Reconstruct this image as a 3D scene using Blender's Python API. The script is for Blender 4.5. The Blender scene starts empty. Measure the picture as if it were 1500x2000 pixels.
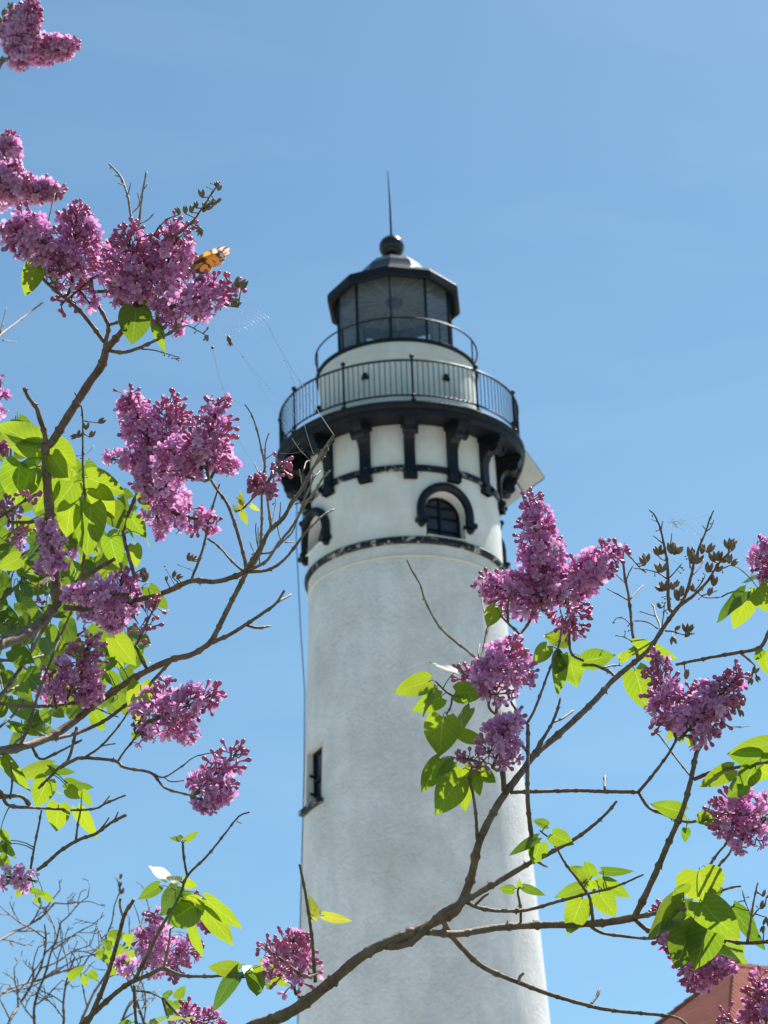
import bpy, bmesh, math, random
import numpy as np
from mathutils import Vector, Matrix
R = math.radians
random.seed(7); rng = np.random.default_rng(7)
scene = bpy.context.scene
col = scene.collection

# ------------------------------------------------------------------ camera
FPX = 4900.0                       # focal length in pixels of the 1500 x 2000 photograph
PITCH, ROLL, CAMZ = 25.5, -2.175, 1.6
cp, sp = math.cos(R(PITCH)), math.sin(R(PITCH))
_f = Vector((0, cp, sp)); _u0 = Vector((0, -sp, cp)); _r0 = Vector((1, 0, 0))
_r = _r0*math.cos(R(ROLL)) + _u0*math.sin(R(ROLL))
_u = -_r0*math.sin(R(ROLL)) + _u0*math.cos(R(ROLL))
CAM = Vector((0, 0, CAMZ))
cd = bpy.data.cameras.new('camera'); cam = bpy.data.objects.new('camera', cd); col.objects.link(cam)
m = Matrix.Identity(4)
for i in range(3):
    m[i][0] = _r[i]; m[i][1] = _u[i]; m[i][2] = -_f[i]; m[i][3] = CAM[i]
cam.matrix_world = m
cd.sensor_fit = 'VERTICAL'; cd.sensor_height = 24.0; cd.lens = 24.0*FPX/2000
cd.clip_start = 0.1; cd.clip_end = 3000
cd.dof.use_dof = True; cd.dof.focus_distance = 3.02; cd.dof.aperture_fstop = 19.0
scene.camera = cam

# ------------------------------------------------------------------ sun, sky, exposure
SUN_EL = 57.0
SAZ = 50.0                          # degrees the sun stands behind "straight right"
sd = Vector((math.cos(R(SAZ))*math.cos(R(SUN_EL)), math.sin(R(SAZ))*math.cos(R(SUN_EL)), math.sin(R(SUN_EL))))
sl = bpy.data.lights.new('sun', 'SUN'); sl.energy = 5.0; sl.angle = R(0.5); sl.color = (1.0, 0.955, 0.88)
so = bpy.data.objects.new('sun', sl); col.objects.link(so)
so.rotation_euler = sd.to_track_quat('Z', 'Y').to_euler()
w = bpy.data.worlds.new('World'); scene.world = w; w.use_nodes = True
nt = w.node_tree; bg = nt.nodes['Background']
sky = nt.nodes.new('ShaderNodeTexSky'); sky.sky_type = 'NISHITA'; sky.sun_disc = False
sky.sun_elevation = R(SUN_EL); sky.sun_rotation = math.atan2(sd.x, sd.y)
sky.altitude = 0; sky.air_density = 1.0; sky.dust_density = 0.5; sky.ozone_density = 2.0
_tint = nt.nodes.new('ShaderNodeMix'); _tint.data_type = 'RGBA'; _tint.blend_type = 'MULTIPLY'; _tint.inputs[0].default_value = 1.0
_tint.inputs[7].default_value = (0.77, 1.01, 1.01, 1)          # white balance of the sky light
_tc = nt.nodes.new('ShaderNodeTexCoord'); _mp = nt.nodes.new('ShaderNodeMapping'); _mp.inputs['Scale'].default_value = (1.2, 1.2, 5.0)
_mp.inputs['Rotation'].default_value = (0.25, 0.1, 0.3)
_nz = nt.nodes.new('ShaderNodeTexNoise'); _nz.inputs['Scale'].default_value = 2.2; _nz.inputs['Detail'].default_value = 8; _nz.inputs['Roughness'].default_value = 0.55; _nz.inputs['Distortion'].default_value = 0.6
_cr = nt.nodes.new('ShaderNodeValToRGB'); _cr.color_ramp.elements[0].position = 0.45; _cr.color_ramp.elements[1].position = 0.85
_cr.color_ramp.elements[1].color = (0.11, 0.11, 0.11, 1)
_ci = nt.nodes.new('ShaderNodeMix'); _ci.data_type = 'RGBA'; _ci.inputs[7].default_value = (8.0, 8.3, 8.6, 1)   # thin high cirrus
nt.links.new(_tc.outputs['Generated'], _mp.inputs[0]); nt.links.new(_mp.outputs[0], _nz.inputs['Vector']); nt.links.new(_nz.outputs['Fac'], _cr.inputs[0])
nt.links.new(_cr.outputs[0], _ci.inputs[0]); nt.links.new(sky.outputs[0], _ci.inputs[6]); nt.links.new(_ci.outputs[2], _tint.inputs[6]); nt.links.new(_tint.outputs[2], bg.inputs[0]); bg.inputs[1].default_value = 0.091
scene.view_settings.view_transform = 'Standard'; scene.view_settings.look = 'None'
scene.view_settings.exposure = 0.60; scene.view_settings.gamma = 1.0
scene.cycles.max_bounces = 10; scene.cycles.transparent_max_bounces = 16
scene.cycles.diffuse_bounces = 5; scene.cycles.transmission_bounces = 6
scene.cycles.sample_clamp_indirect = 6.0

def at(x, y, d):
    """world point seen at photo pixel (x, y), d metres along the optical axis"""
    return CAM + (_f + _r*((x-750)/FPX) - _u*((y-1000)/FPX))*d

# ------------------------------------------------------------------ helpers
ORG = {}
def tag(o, label=None, cat=None, group=None, kind=None):
    if label: o['label'] = label
    if cat: o['category'] = cat
    if group: o['group'] = group
    if kind: o['kind'] = kind
    return o
def empty(name, loc, label, cat, group=None):
    o = bpy.data.objects.new(name, None); col.objects.link(o); o.location = loc
    o.empty_display_size = 0.2
    ORG[o] = Vector(loc); return tag(o, label, cat, group)

def smooth_mesh(me, ang=None):
    me.polygons.foreach_set('use_smooth', [True]*len(me.polygons))
    if ang is not None:
        bm = bmesh.new(); bm.from_mesh(me)
        for e in bm.edges:
            if len(e.link_faces) == 2 and e.calc_face_angle(0) > R(ang): e.smooth = False
        bm.to_mesh(me); bm.free()

class MB:
    def __init__(s): s.v = []; s.f = []; s.c = []; s.uv = []
    def add(s, vs, fs, c=None):
        o = len(s.v); s.v.extend([tuple(p) for p in vs]); s.f.extend([tuple(i+o for i in q) for q in fs])
        if c is not None: s.c.extend([tuple(c)]*len(vs))
        return o
    def box(s, c, x, y, z):           # centre and three half-axis vectors
        c = Vector(c); x = Vector(x); y = Vector(y); z = Vector(z)
        vs = [c+x*i+y*j+z*k for i in (-1, 1) for j in (-1, 1) for k in (-1, 1)]
        s.add(vs, [(0,1,3,2),(4,6,7,5),(0,4,5,1),(2,3,7,6),(0,2,6,4),(1,5,7,3)])
    def tube(s, pts, rad, n=8, closed=False, cap=True):
        pts = [Vector(p) for p in pts]; N = len(pts)
        if not hasattr(rad, '__len__'): rad = [rad]*N
        up = Vector((0.13, 0.21, 0.97)); base = len(s.v); prev = None
        for i, p in enumerate(pts):
            if closed: t = pts[(i+1) % N]-pts[i-1]
            else: t = pts[min(i+1, N-1)]-pts[max(i-1, 0)]
            if t.length < 1e-9: t = Vector((0, 0, 1))
            t.normalize()
            a = prev if prev is not None else up.cross(t)
            a = a - t*a.dot(t)
            if a.length < 1e-6: a = Vector((1, 0, 0)).cross(t)
            a.normalize(); b = t.cross(a); prev = a
            for k in range(n):
                th = 2*math.pi*k/n
                s.v.append(tuple(p+(a*math.cos(th)+b*math.sin(th))*rad[i]))
        for i in range(N if closed else N-1):
            j = (i+1) % N
            for k in range(n):
                l = (k+1) % n
                s.f.append((base+i*n+k, base+i*n+l, base+j*n+l, base+j*n+k))
        if cap and not closed:
            s.f.append(tuple(base+k for k in reversed(range(n))))
            s.f.append(tuple(base+(N-1)*n+k for k in range(n)))
    def lathe(s, c, prof, n=96, closed=False, a0=0.0):
        c = Vector(c); base = len(s.v); P = len(prof)
        for (r, z) in prof:
            for k in range(n):
                th = 2*math.pi*k/n + a0
                s.v.append((c.x+r*math.sin(th), c.y-r*math.cos(th), c.z+z))
        for i in range(P if closed else P-1):
            j = (i+1) % P
            for k in range(n):
                l = (k+1) % n
                s.f.append((base+i*n+k, base+i*n+l, base+j*n+l, base+j*n+k))
    def ball(s, c, r, n=16, m=10, sc=(1, 1, 1)):
        c = Vector(c)
        prof = [(r*math.sin(math.pi*i/m)+1e-5, -r*math.cos(math.pi*i/m)) for i in range(m+1)]
        s.lathe(c, prof, n)
    def prism(s, poly, fn, d0, d1):   # poly of (a, b); fn(a, b, d) -> point
        n = len(poly)
        vs = [fn(a, b, d0) for a, b in poly]+[fn(a, b, d1) for a, b in poly]
        fs = [tuple(range(n-1, -1, -1)), tuple(range(n, 2*n))]
        fs += [(i, (i+1) % n, (i+1) % n+n, i+n) for i in range(n)]
        s.add(vs, fs)
    def build(s, name, mat, parent=None, ang=35, label=None, normals=True):
        org = ORG.get(parent, Vector((0, 0, 0)))
        me = bpy.data.meshes.new(name)
        a = np.array(s.v, dtype=np.float64).reshape(-1, 3) - np.array(org)
        me.from_pydata(a.tolist(), [], s.f); me.update()
        if len(s.c) == len(s.v) and s.c:
            ca = me.color_attributes.new('tint', 'FLOAT_COLOR', 'POINT')
            ca.data.foreach_set('color', np.array([(c[0], c[1], c[2], 1.0) for c in s.c], dtype=np.float32).ravel())
        if normals:
            bm = bmesh.new(); bm.from_mesh(me); bmesh.ops.recalc_face_normals(bm, faces=bm.faces[:]); bm.to_mesh(me); bm.free()
        smooth_mesh(me, ang)
        if s.uv and len(s.uv) == len(s.v):
            ul = me.uv_layers.new(name='UVMap')
            li = np.empty(len(me.loops), dtype=np.int32); me.loops.foreach_get('vertex_index', li)
            ul.data.foreach_set('uv', np.array(s.uv, dtype=np.float32)[li].ravel())
        if mat: me.materials.append(mat)
        o = bpy.data.objects.new(name, me); col.objects.link(o)
        if parent is not None: o.parent = parent
        ORG[o] = org
        if label: o['label'] = label
        return o

# ------------------------------------------------------------------ materials
def newmat(name):
    m = bpy.data.materials.new(name); m.use_nodes = True
    return m, m.node_tree, m.node_tree.nodes['Principled BSDF']
def N(nt, t, **kw):
    n = nt.nodes.new(t)
    for k, v in kw.items():
        if k in n.inputs: n.inputs[k].default_value = v
        else: setattr(n, k, v)
    return n
def ramp(nt, fac, stops):
    r = nt.nodes.new('ShaderNodeValToRGB'); nt.links.new(fac, r.inputs[0])
    e = r.color_ramp.elements
    while len(e) < len(stops): e.new(0.5)
    for i, (p, c) in enumerate(stops):
        e[i].position = p; e[i].color = (c[0], c[1], c[2], 1)
    return r.outputs[0]
def noise(nt, scale, detail=6, rough=0.6, coord='Object', vec=None, dist=0.0, stretch=None):
    n = nt.nodes.new('ShaderNodeTexNoise'); n.inputs['Scale'].default_value = scale
    n.inputs['Detail'].default_value = detail; n.inputs['Roughness'].default_value = rough
    n.inputs['Distortion'].default_value = dist
    tc = nt.nodes.new('ShaderNodeTexCoord'); out = tc.outputs[coord]
    if stretch:
        mp = nt.nodes.new('ShaderNodeMapping'); mp.inputs['Scale'].default_value = stretch
        nt.links.new(out, mp.inputs[0]); out = mp.outputs[0]
    nt.links.new(out, n.inputs['Vector']); return n.outputs['Fac']
def mixc(nt, fac, a, b, mode='MIX'):
    n = nt.nodes.new('ShaderNodeMix'); n.data_type = 'RGBA'; n.blend_type = mode
    for s_, v in ((n.inputs[0], fac), (n.inputs[6], a), (n.inputs[7], b)):
        if hasattr(v, 'is_linked') or hasattr(v, 'links'): nt.links.new(v, s_)
        elif isinstance(v, (int, float)): s_.default_value = v
        else: s_.default_value = (v[0], v[1], v[2], 1)
    return n.outputs[2]
def bump(nt, bsdf, h, strength, dist, prev=None):
    b = nt.nodes.new('ShaderNodeBump'); b.inputs['Strength'].default_value = strength; b.inputs['Distance'].default_value = dist
    nt.links.new(h, b.inputs['Height'])
    if prev is not None: nt.links.new(prev, b.inputs['Normal'])
    if bsdf: nt.links.new(b.outputs[0], bsdf.inputs['Normal'])
    return b.outputs[0]

def stucco(name, base, stain, bs, bd, fine=1.0):
    m, nt, b = newmat(name)
    big = noise(nt, 0.9, 8, 0.62); streak = noise(nt, 3.0, 8, 0.65, stretch=(1, 1, 0.25)); sm = noise(nt, 7, 5, 0.7)
    c = mixc(nt, ramp(nt, big, [(0.38, (0, 0, 0)), (0.66, (1, 1, 1))]), base, stain)
    c2 = mixc(nt, ramp(nt, streak, [(0.45, (0, 0, 0)), (0.75, (.7, .7, .7))]), c, (stain[0]*0.93, stain[1]*0.97, stain[2]*1.04))
    c3 = mixc(nt, ramp(nt, sm, [(0.55, (0, 0, 0)), (0.8, (.6, .6, .6))]), c2, (base[0]*1.03, base[1]*1.03, base[2]*1.03))
    nt.links.new(c3, b.inputs['Base Color']); b.inputs['Roughness'].default_value = 0.75
    b.inputs['Specular IOR Level'].default_value = 0.3
    n1 = bump(nt, None, noise(nt, 11*fine, 5, 0.62), bs, bd)
    bump(nt, b, noise(nt, 40*fine, 4, 0.6), 0.4, 0.008, n1)
    return m
M = {}
M['shaft'] = stucco('rough_white_stucco', (0.85, 0.84, 0.83), (0.67, 0.65, 0.625), 0.8, 0.055)
M['wall'] = stucco('painted_white_wall', (0.82, 0.81, 0.79), (0.69, 0.67, 0.63), 0.4, 0.02)
M['wall2'] = stucco('smooth_white_wall', (0.80, 0.79, 0.76), (0.68, 0.665, 0.63), 0.15, 0.01)

def blackpaint(name, chip=None, rough=0.55):
    m, nt, b = newmat(name); b.inputs['Specular IOR Level'].default_value = 0.25
    n1 = noise(nt, 4, 6, 0.6)
    c = ramp(nt, n1, [(0.35, (0.004, 0.0055, 0.009)), (0.7, (0.011, 0.014, 0.021))])
    if chip is not None:
        n2 = noise(nt, 5.5, 9, 0.72, dist=0.4)
        f = ramp(nt, n2, [(chip, (0, 0, 0)), (chip+0.02, (1, 1, 1))])
        c = mixc(nt, f, c, (0.42, 0.40, 0.36))
        rr = nt.nodes.new('ShaderNodeMath'); rr.operation = 'MULTIPLY_ADD'; rr.inputs[1].default_value = 0.4; rr.inputs[2].default_value = rough
        nt.links.new(f, rr.inputs[0]); nt.links.new(rr.outputs[0], b.inputs['Roughness'])
    else: b.inputs['Roughness'].default_value = rough
    nt.links.new(c, b.inputs['Base Color'])
    bump(nt, b, noise(nt, 14, 6, 0.6), 0.5, 0.012)
    return m
M['black'] = blackpaint('black_paint'); M['chipped'] = blackpaint('chipped_black_paint', 0.56, 0.5)
M['bracket'] = blackpaint('bracket_black_paint', 0.66, 0.45)
M['iron'] = blackpaint('railing_black_paint', None, 0.45)
m, nt, b = newmat('glossy_black_ball'); b.inputs['Base Color'].default_value = (0.012, 0.012, 0.014, 1); b.inputs['Roughness'].default_value = 0.27; b.inputs['Specular IOR Level'].default_value = 0.55; M['gloss'] = m
m, nt, b = newmat('roof_metal'); nt.links.new(ramp(nt, noise(nt, 5, 7, 0.7), [(0.3, (0.05, 0.048, 0.055)), (0.62, (0.10, 0.095, 0.105)), (0.75, (0.2, 0.18, 0.17))]), b.inputs['Base Color']); b.inputs['Roughness'].default_value = 0.3; b.inputs['Metallic'].default_value = 0.3
M['roofmetal'] = m
m, nt, b = newmat('lantern_ceiling'); nt.links.new(ramp(nt, noise(nt, 3, 8, 0.65), [(0.35, (0.26, 0.22, 0.19)), (0.65, (0.56, 0.46, 0.37))]), b.inputs['Base Color']); b.inputs['Roughness'].default_value = 0.6
M['ceiling'] = m
m, nt, b = newmat('ceiling_rib'); b.inputs['Base Color'].default_value = (0.66, 0.56, 0.45, 1); M['rib'] = m
m, nt, b = newmat('grey_white_plate'); nt.links.new(ramp(nt, noise(nt, 2, 4, 0.5), [(0.3, (0.55, 0.53, 0.48)), (0.7, (0.66, 0.64, 0.58))]), b.inputs['Base Color']); b.inputs['Roughness'].default_value = 0.5; M['plate'] = m
# thin glass
m, nt, b = newmat('thin_glass'); nt.nodes.remove(b)
tr = N(nt, 'ShaderNodeBsdfTransparent'); tr.inputs[0].default_value = (0.90, 0.93, 0.95, 1)
gl = N(nt, 'ShaderNodeBsdfGlossy'); gl.inputs['Roughness'].default_value = 0.05
fr = N(nt, 'ShaderNodeFresnel'); fr.inputs[0].default_value = 1.6
dm = N(nt, 'ShaderNodeBsdfDiffuse'); dm.inputs[0].default_value = (0.42, 0.52, 0.66, 1)
mx = N(nt, 'ShaderNodeMixShader'); mx2 = N(nt, 'ShaderNodeMixShader'); mx2.inputs[0].default_value = 0.16
nt.links.new(fr.outputs[0], mx.inputs[0]); nt.links.new(tr.outputs[0], mx.inputs[1]); nt.links.new(gl.outputs[0], mx.inputs[2])
nt.links.new(mx.outputs[0], mx2.inputs[1]); nt.links.new(dm.outputs[0], mx2.inputs[2])
nt.links.new(mx2.outputs[0], nt.nodes['Material Output'].inputs[0]); M['glass'] = m
m, nt, b = newmat('window_glass'); b.inputs['Base Color'].default_value = (0.025, 0.035, 0.055, 1); b.inputs['Roughness'].default_value = 0.12; M['winglass'] = m
# red shingles
m, nt, b = newmat('red_shingles')
tc = N(nt, 'ShaderNodeTexCoord'); br = N(nt, 'ShaderNodeTexBrick'); br.inputs['Scale'].default_value = 1.0
br.inputs['Brick Width'].default_value = 0.30; br.inputs['Row Height'].default_value = 0.13; br.inputs['Mortar Size'].default_value = 0.008
br.inputs['Color1'].default_value = (0.28, 0.078, 0.055, 1); br.inputs['Color2'].default_value = (0.225, 0.062, 0.045, 1); br.inputs['Mortar'].default_value = (0.15, 0.045, 0.035, 1)
nt.links.new(tc.outputs['UV'], br.inputs[0])
nt.links.new(mixc(nt, ramp(nt, noise(nt, 3, 8, 0.7), [(0.3, (0, 0, 0)), (0.7, (1, 1, 1))]), br.outputs[0], (0.40, 0.17, 0.13), 'MIX') if False else br.outputs[0], b.inputs['Base Color'])
b.inputs['Roughness'].default_value = 0.9; b.inputs['Specular IOR Level'].default_value = 0.15
n1 = bump(nt, None, br.outputs['Fac'], -0.8, 0.02); bump(nt, b, noise(nt, 60, 4, 0.7), 0.4, 0.01, n1); M['shingle'] = m
m, nt, b = newmat('hip_cap'); b.inputs['Base Color'].default_value = (0.30, 0.085, 0.055, 1); b.inputs['Roughness'].default_value = 0.8; b.inputs['Specular IOR Level'].default_value = 0.2; M['cap'] = m
m, nt, b = newmat('cream_brick')
tc = N(nt, 'ShaderNodeTexCoord'); br = N(nt, 'ShaderNodeTexBrick'); br.inputs['Scale'].default_value = 3.0
br.inputs['Color1'].default_value = (0.6, 0.52, 0.38, 1); br.inputs['Color2'].default_value = (0.52, 0.45, 0.33, 1); br.inputs['Mortar'].default_value = (0.4, 0.38, 0.34, 1)
nt.links.new(tc.outputs['UV'], br.inputs[0]); nt.links.new(br.outputs[0], b.inputs['Base Color']); b.inputs['Roughness'].default_value = 0.9; M['brick'] = m
m, nt, b = newmat('white_trim'); b.inputs['Base Color'].default_value = (0.75, 0.73, 0.68, 1); M['trim'] = m
m, nt, b = newmat('grass'); nt.links.new(ramp(nt, noise(nt, 0.35, 12, 0.7), [(0.35, (0.07, 0.085, 0.04)), (0.65, (0.14, 0.155, 0.08))]), b.inputs['Base Color']); b.inputs['Roughness'].default_value = 0.9
bump(nt, b, noise(nt, 25, 6, 0.7), 0.8, 0.05); M['grass'] = m
m, nt, b = newmat('pale_bounce_ground'); nt.links.new(ramp(nt, noise(nt, 30, 8, 0.75), [(0.35, (0.58, 0.56, 0.52)), (0.65, (0.72, 0.70, 0.66))]), b.inputs['Base Color']); b.inputs['Roughness'].default_value = 0.95; M['bounce_ground'] = m

# ---- plant materials
def barkmat(name, dark, light):
    m, nt, b = newmat(name)
    n1 = noise(nt, 60, 8, 0.7, stretch=(1, 1, 1)); n2 = noise(nt, 420, 5, 0.7)
    c = mixc(nt, ramp(nt, n1, [(0.35, (0, 0, 0)), (0.68, (1, 1, 1))]), dark, light)
    c = mixc(nt, ramp(nt, n2, [(0.60, (0, 0, 0)), (0.68, (1, 1, 1))]), c, (light[0]*1.5, light[1]*1.45, light[2]*1.4))
    nt.links.new(c, b.inputs['Base Color']); b.inputs['Roughness'].default_value = 0.62; b.inputs['Specular IOR Level'].default_value = 0.5
    n = bump(nt, None, n1, 0.6, 0.003); bump(nt, b, noise(nt, 260, 6, 0.7), 0.7, 0.0012, n)
    return m
M['bark'] = barkmat('lilac_bark', (0.13, 0.082, 0.055), (0.33, 0.225, 0.155))
M['drybark'] = barkmat('dry_twig_bark', (0.20, 0.15, 0.105), (0.46, 0.37, 0.28))
def leafmat(name, refl, trans, k=0.5):
    m, nt, b = newmat(name); out = nt.nodes['Material Output']
    oi = N(nt, 'ShaderNodeObjectInfo')
    tc = N(nt, 'ShaderNodeTexCoord'); sx = N(nt, 'ShaderNodeSeparateXYZ'); nt.links.new(tc.outputs['UV'], sx.inputs[0])
    def math_(op, a, b_=None, c_=None):
        n = nt.nodes.new('ShaderNodeMath'); n.operation = op
        for i, v in enumerate((a, b_, c_)):
            if v is None: continue
            if isinstance(v, (int, float)): n.inputs[i].default_value = v
            else: nt.links.new(v, n.inputs[i])
        return n.outputs[0]
    av = math_('ABSOLUTE', sx.outputs[1])
    # side veins: bands of constant (u - 0.42|v|), ~6 per side
    t = math_('MULTIPLY_ADD', av, -0.30, sx.outputs[0])
    fr = math_('FRACT', math_('MULTIPLY', t, 7.0))
    tri = math_('ABSOLUTE', math_('SUBTRACT', fr, 0.5))
    side = math_('LESS_THAN', tri, 0.045)
    mid = math_('LESS_THAN', av, 0.035)
    vein = math_('MAXIMUM', math_('MULTIPLY', side, 0.8), mid)
    nz = noise(nt, 55, 5, 0.6)
    refc = mixc(nt, nz, refl, (refl[0]*1.6, refl[1]*1.35, refl[2]*1.3))
    refc = mixc(nt, vein, refc, (refl[0]*2.4+0.05, refl[1]*1.9+0.05, refl[2]*2+0.01))
    hs = N(nt, 'ShaderNodeHueSaturation'); hs.inputs['Color'].default_value = (*trans, 1)
    mr = N(nt, 'ShaderNodeMapRange'); nt.links.new(oi.outputs['Random'], mr.inputs[0]); mr.inputs[3].default_value = 0.475; mr.inputs[4].default_value = 0.515
    nt.links.new(mr.outputs[0], hs.inputs['Hue'])
    mr2 = N(nt, 'ShaderNodeMapRange'); nt.links.new(oi.outputs['Random'], mr2.inputs[0]); mr2.inputs[3].default_value = 1.1; mr2.inputs[4].default_value = 0.72
    nt.links.new(mr2.outputs[0], hs.inputs['Value'])
    trc = mixc(nt, math_('MULTIPLY', vein, 0.5), hs.outputs[0], (min(1, trans[0]*1.7+.12), min(1, trans[1]*1.35+.1), trans[2]*2+.12))
    trc = mixc(nt, math_('MULTIPLY', nz, 0.35), trc, (trans[0]*0.7, trans[1]*0.8, trans[2]))
    nt.links.new(refc, b.inputs['Base Color']); b.inputs['Roughness'].default_value = 0.38; b.inputs['Specular IOR Level'].default_value = 0.6
    tl = N(nt, 'ShaderNodeBsdfTranslucent'); nt.links.new(trc, tl.inputs[0])
    bn = bump(nt, b, math_('MULTIPLY_ADD', vein, -1.0, nz), 0.35, 0.0012)
    ms = N(nt, 'ShaderNodeMixShader'); ms.inputs[0].default_value = k
    nt.links.new(b.outputs[0], ms.inputs[1]); nt.links.new(tl.outputs[0], ms.inputs[2]); nt.links.new(ms.outputs[0], out.inputs[0])
    return m
M['leaf'] = leafmat('lilac_leaf', (0.045, 0.095, 0.022), (0.40, 0.58, 0.022), 0.48)
M['shade_leaf'] = leafmat('shaded_lilac_leaf', (0.035, 0.075, 0.022), (0.26, 0.44, 0.018), 0.36)  # darker copy of the leaf, shade put into its colour
M['yleaf'] = leafmat('young_lilac_leaf', (0.10, 0.13, 0.03), (0.58, 0.62, 0.05), 0.5)
def petalmat(name, k, sat, rough=0.5):
    m, nt, b = newmat(name); out = nt.nodes['Material Output']
    at_ = N(nt, 'ShaderNodeVertexColor'); at_.layer_name = 'tint'
    nt.links.new(at_.outputs[0], b.inputs['Base Color']); b.inputs['Roughness'].default_value = rough
    b.inputs['Specular IOR Level'].default_value = 0.4
    tl = N(nt, 'ShaderNodeBsdfTranslucent')
    nt.links.new(mixc(nt, 1.0, at_.outputs[0], sat, 'MULTIPLY'), tl.inputs[0])
    ms = N(nt, 'ShaderNodeMixShader'); ms.inputs[0].default_value = k
    nt.links.new(b.outputs[0], ms.inputs[1]); nt.links.new(tl.outputs[0], ms.inputs[2]); nt.links.new(ms.outputs[0], out.inputs[0])
    return m
M['petal'] = petalmat('lilac_petal', 0.46, (1.0, 0.84, 0.94)); M['bud'] = petalmat('lilac_bud', 0.3, (1.0, 0.65, 0.8), 0.35)
M['gstem'] = barkmat('green_stem', (0.10, 0.09, 0.03), (0.20, 0.20, 0.07))
M['seed'] = barkmat('dry_seed', (0.17, 0.115, 0.07), (0.40, 0.29, 0.19))
m, nt, b = newmat('web_silk'); b.inputs['Base Color'].default_value = (0.9, 0.9, 0.92, 1); b.inputs['Roughness'].default_value = 0.3
b.inputs['Alpha'].default_value = 0.85; M['silk'] = m
m, nt, b = newmat('insect_brown'); nt.links.new(ramp(nt, noise(nt, 500, 4, 0.6), [(0.4, (0.10, 0.055, 0.03)), (0.6, (0.5, 0.3, 0.13))]), b.inputs['Base Color']); M['insect'] = m
M['wing'] = petalmat('butterfly_wing', 0.5, (1.0, 0.95, 0.9), 0.6)

# ================================================================== GROUND
g = MB(); rings = [0, 3, 8, 20, 45, 90, 200, 500, 1200]; nseg = 48
g.v.append((0, 0, 0))
for r_ in rings[1:]:
    for k in range(nseg): g.v.append((r_*math.cos(2*math.pi*k/nseg), r_*math.sin(2*math.pi*k/nseg), 0.0))
for k in range(nseg): g.f.append((0, 1+k, 1+(k+1) % nseg))
for i in range(len(rings)-2):
    for k in range(nseg):
        a = 1+i*nseg; c_ = a+nseg; l = (k+1) % nseg
        g.f.append((a+k, c_+k, c_+l, a+l))
tag(g.build('ground', M['grass']), kind='structure')
p_ = MB(); p_.lathe((0.42, 51, 0.004), [(3.1, 0), (42, 0)], 64)  # unseen pale ground disc, added to bounce light onto the tower
tag(p_.build('band', M['bounce_ground']), kind='structure')

# ================================================================== LIGHTHOUSE
TX, TY = 0.42, 51.0
LH = empty('lighthouse', (TX, TY, 0), 'tall white lighthouse tower with black railed gallery and glazed lantern', 'lighthouse')
AX = Vector((TX, TY, 0))
def pol(az, r, z, s=0.0):
    """point on the tower: azimuth in degrees to the right of the camera-facing line, radius, height, tangential offset"""
    a = R(az); rad = Vector((math.sin(a), -math.cos(a), 0)); tan = Vector((math.cos(a), math.sin(a), 0))
    return AX + rad*r + tan*s + Vector((0, 0, z))
def Rs(z): return 2.16 + (23.8-z)*0.0440
NS = 192
WALLR = 2.17
def carve(o, cutters):
    for c in cutters:
        md = o.modifiers.new('cut', 'BOOLEAN'); md.operation = 'DIFFERENCE'; md.solver = 'EXACT'; md.object = c
    dg = bpy.context.evaluated_depsgraph_get(); dg.update()
    me = bpy.data.meshes.new_from_object(o.evaluated_get(dg), depsgraph=dg)
    o.modifiers.clear(); old = o.data; o.data = me; bpy.data.meshes.remove(old)
    smooth_mesh(me, 32)
    for c in cutters:
        bpy.data.objects.remove(c, do_unlink=True)
# shaft
s_ = MB()
zs = [0, 4, 8, 12, 14, 16, 18, 20, 22, 23.86]
prof = [(Rs(z), z) for z in zs]+[(2.17, 23.88), (2.17, 24.16)]+[(1.70, 24.16), (1.70, 20), (2.0, 12), (2.6, 0)]
s_.lathe(AX, prof, NS, closed=True)
shaft = s_.build('tower_shaft', M['shaft'], LH, label='rough white plastered shaft tapering upward')
WZ0, WZ1 = 18.72, 20.02
c = MB(); hw = 0.42
c.prism([(-hw, WZ0), (hw, WZ0), (hw, WZ1), (-hw, WZ1)], lambda a, b_, d: pol(-65, d, b_, a), 1.90, 3.0)
cut1 = c.build('cutter', None, LH, ang=None)
carve(shaft, [cut1])
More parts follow.
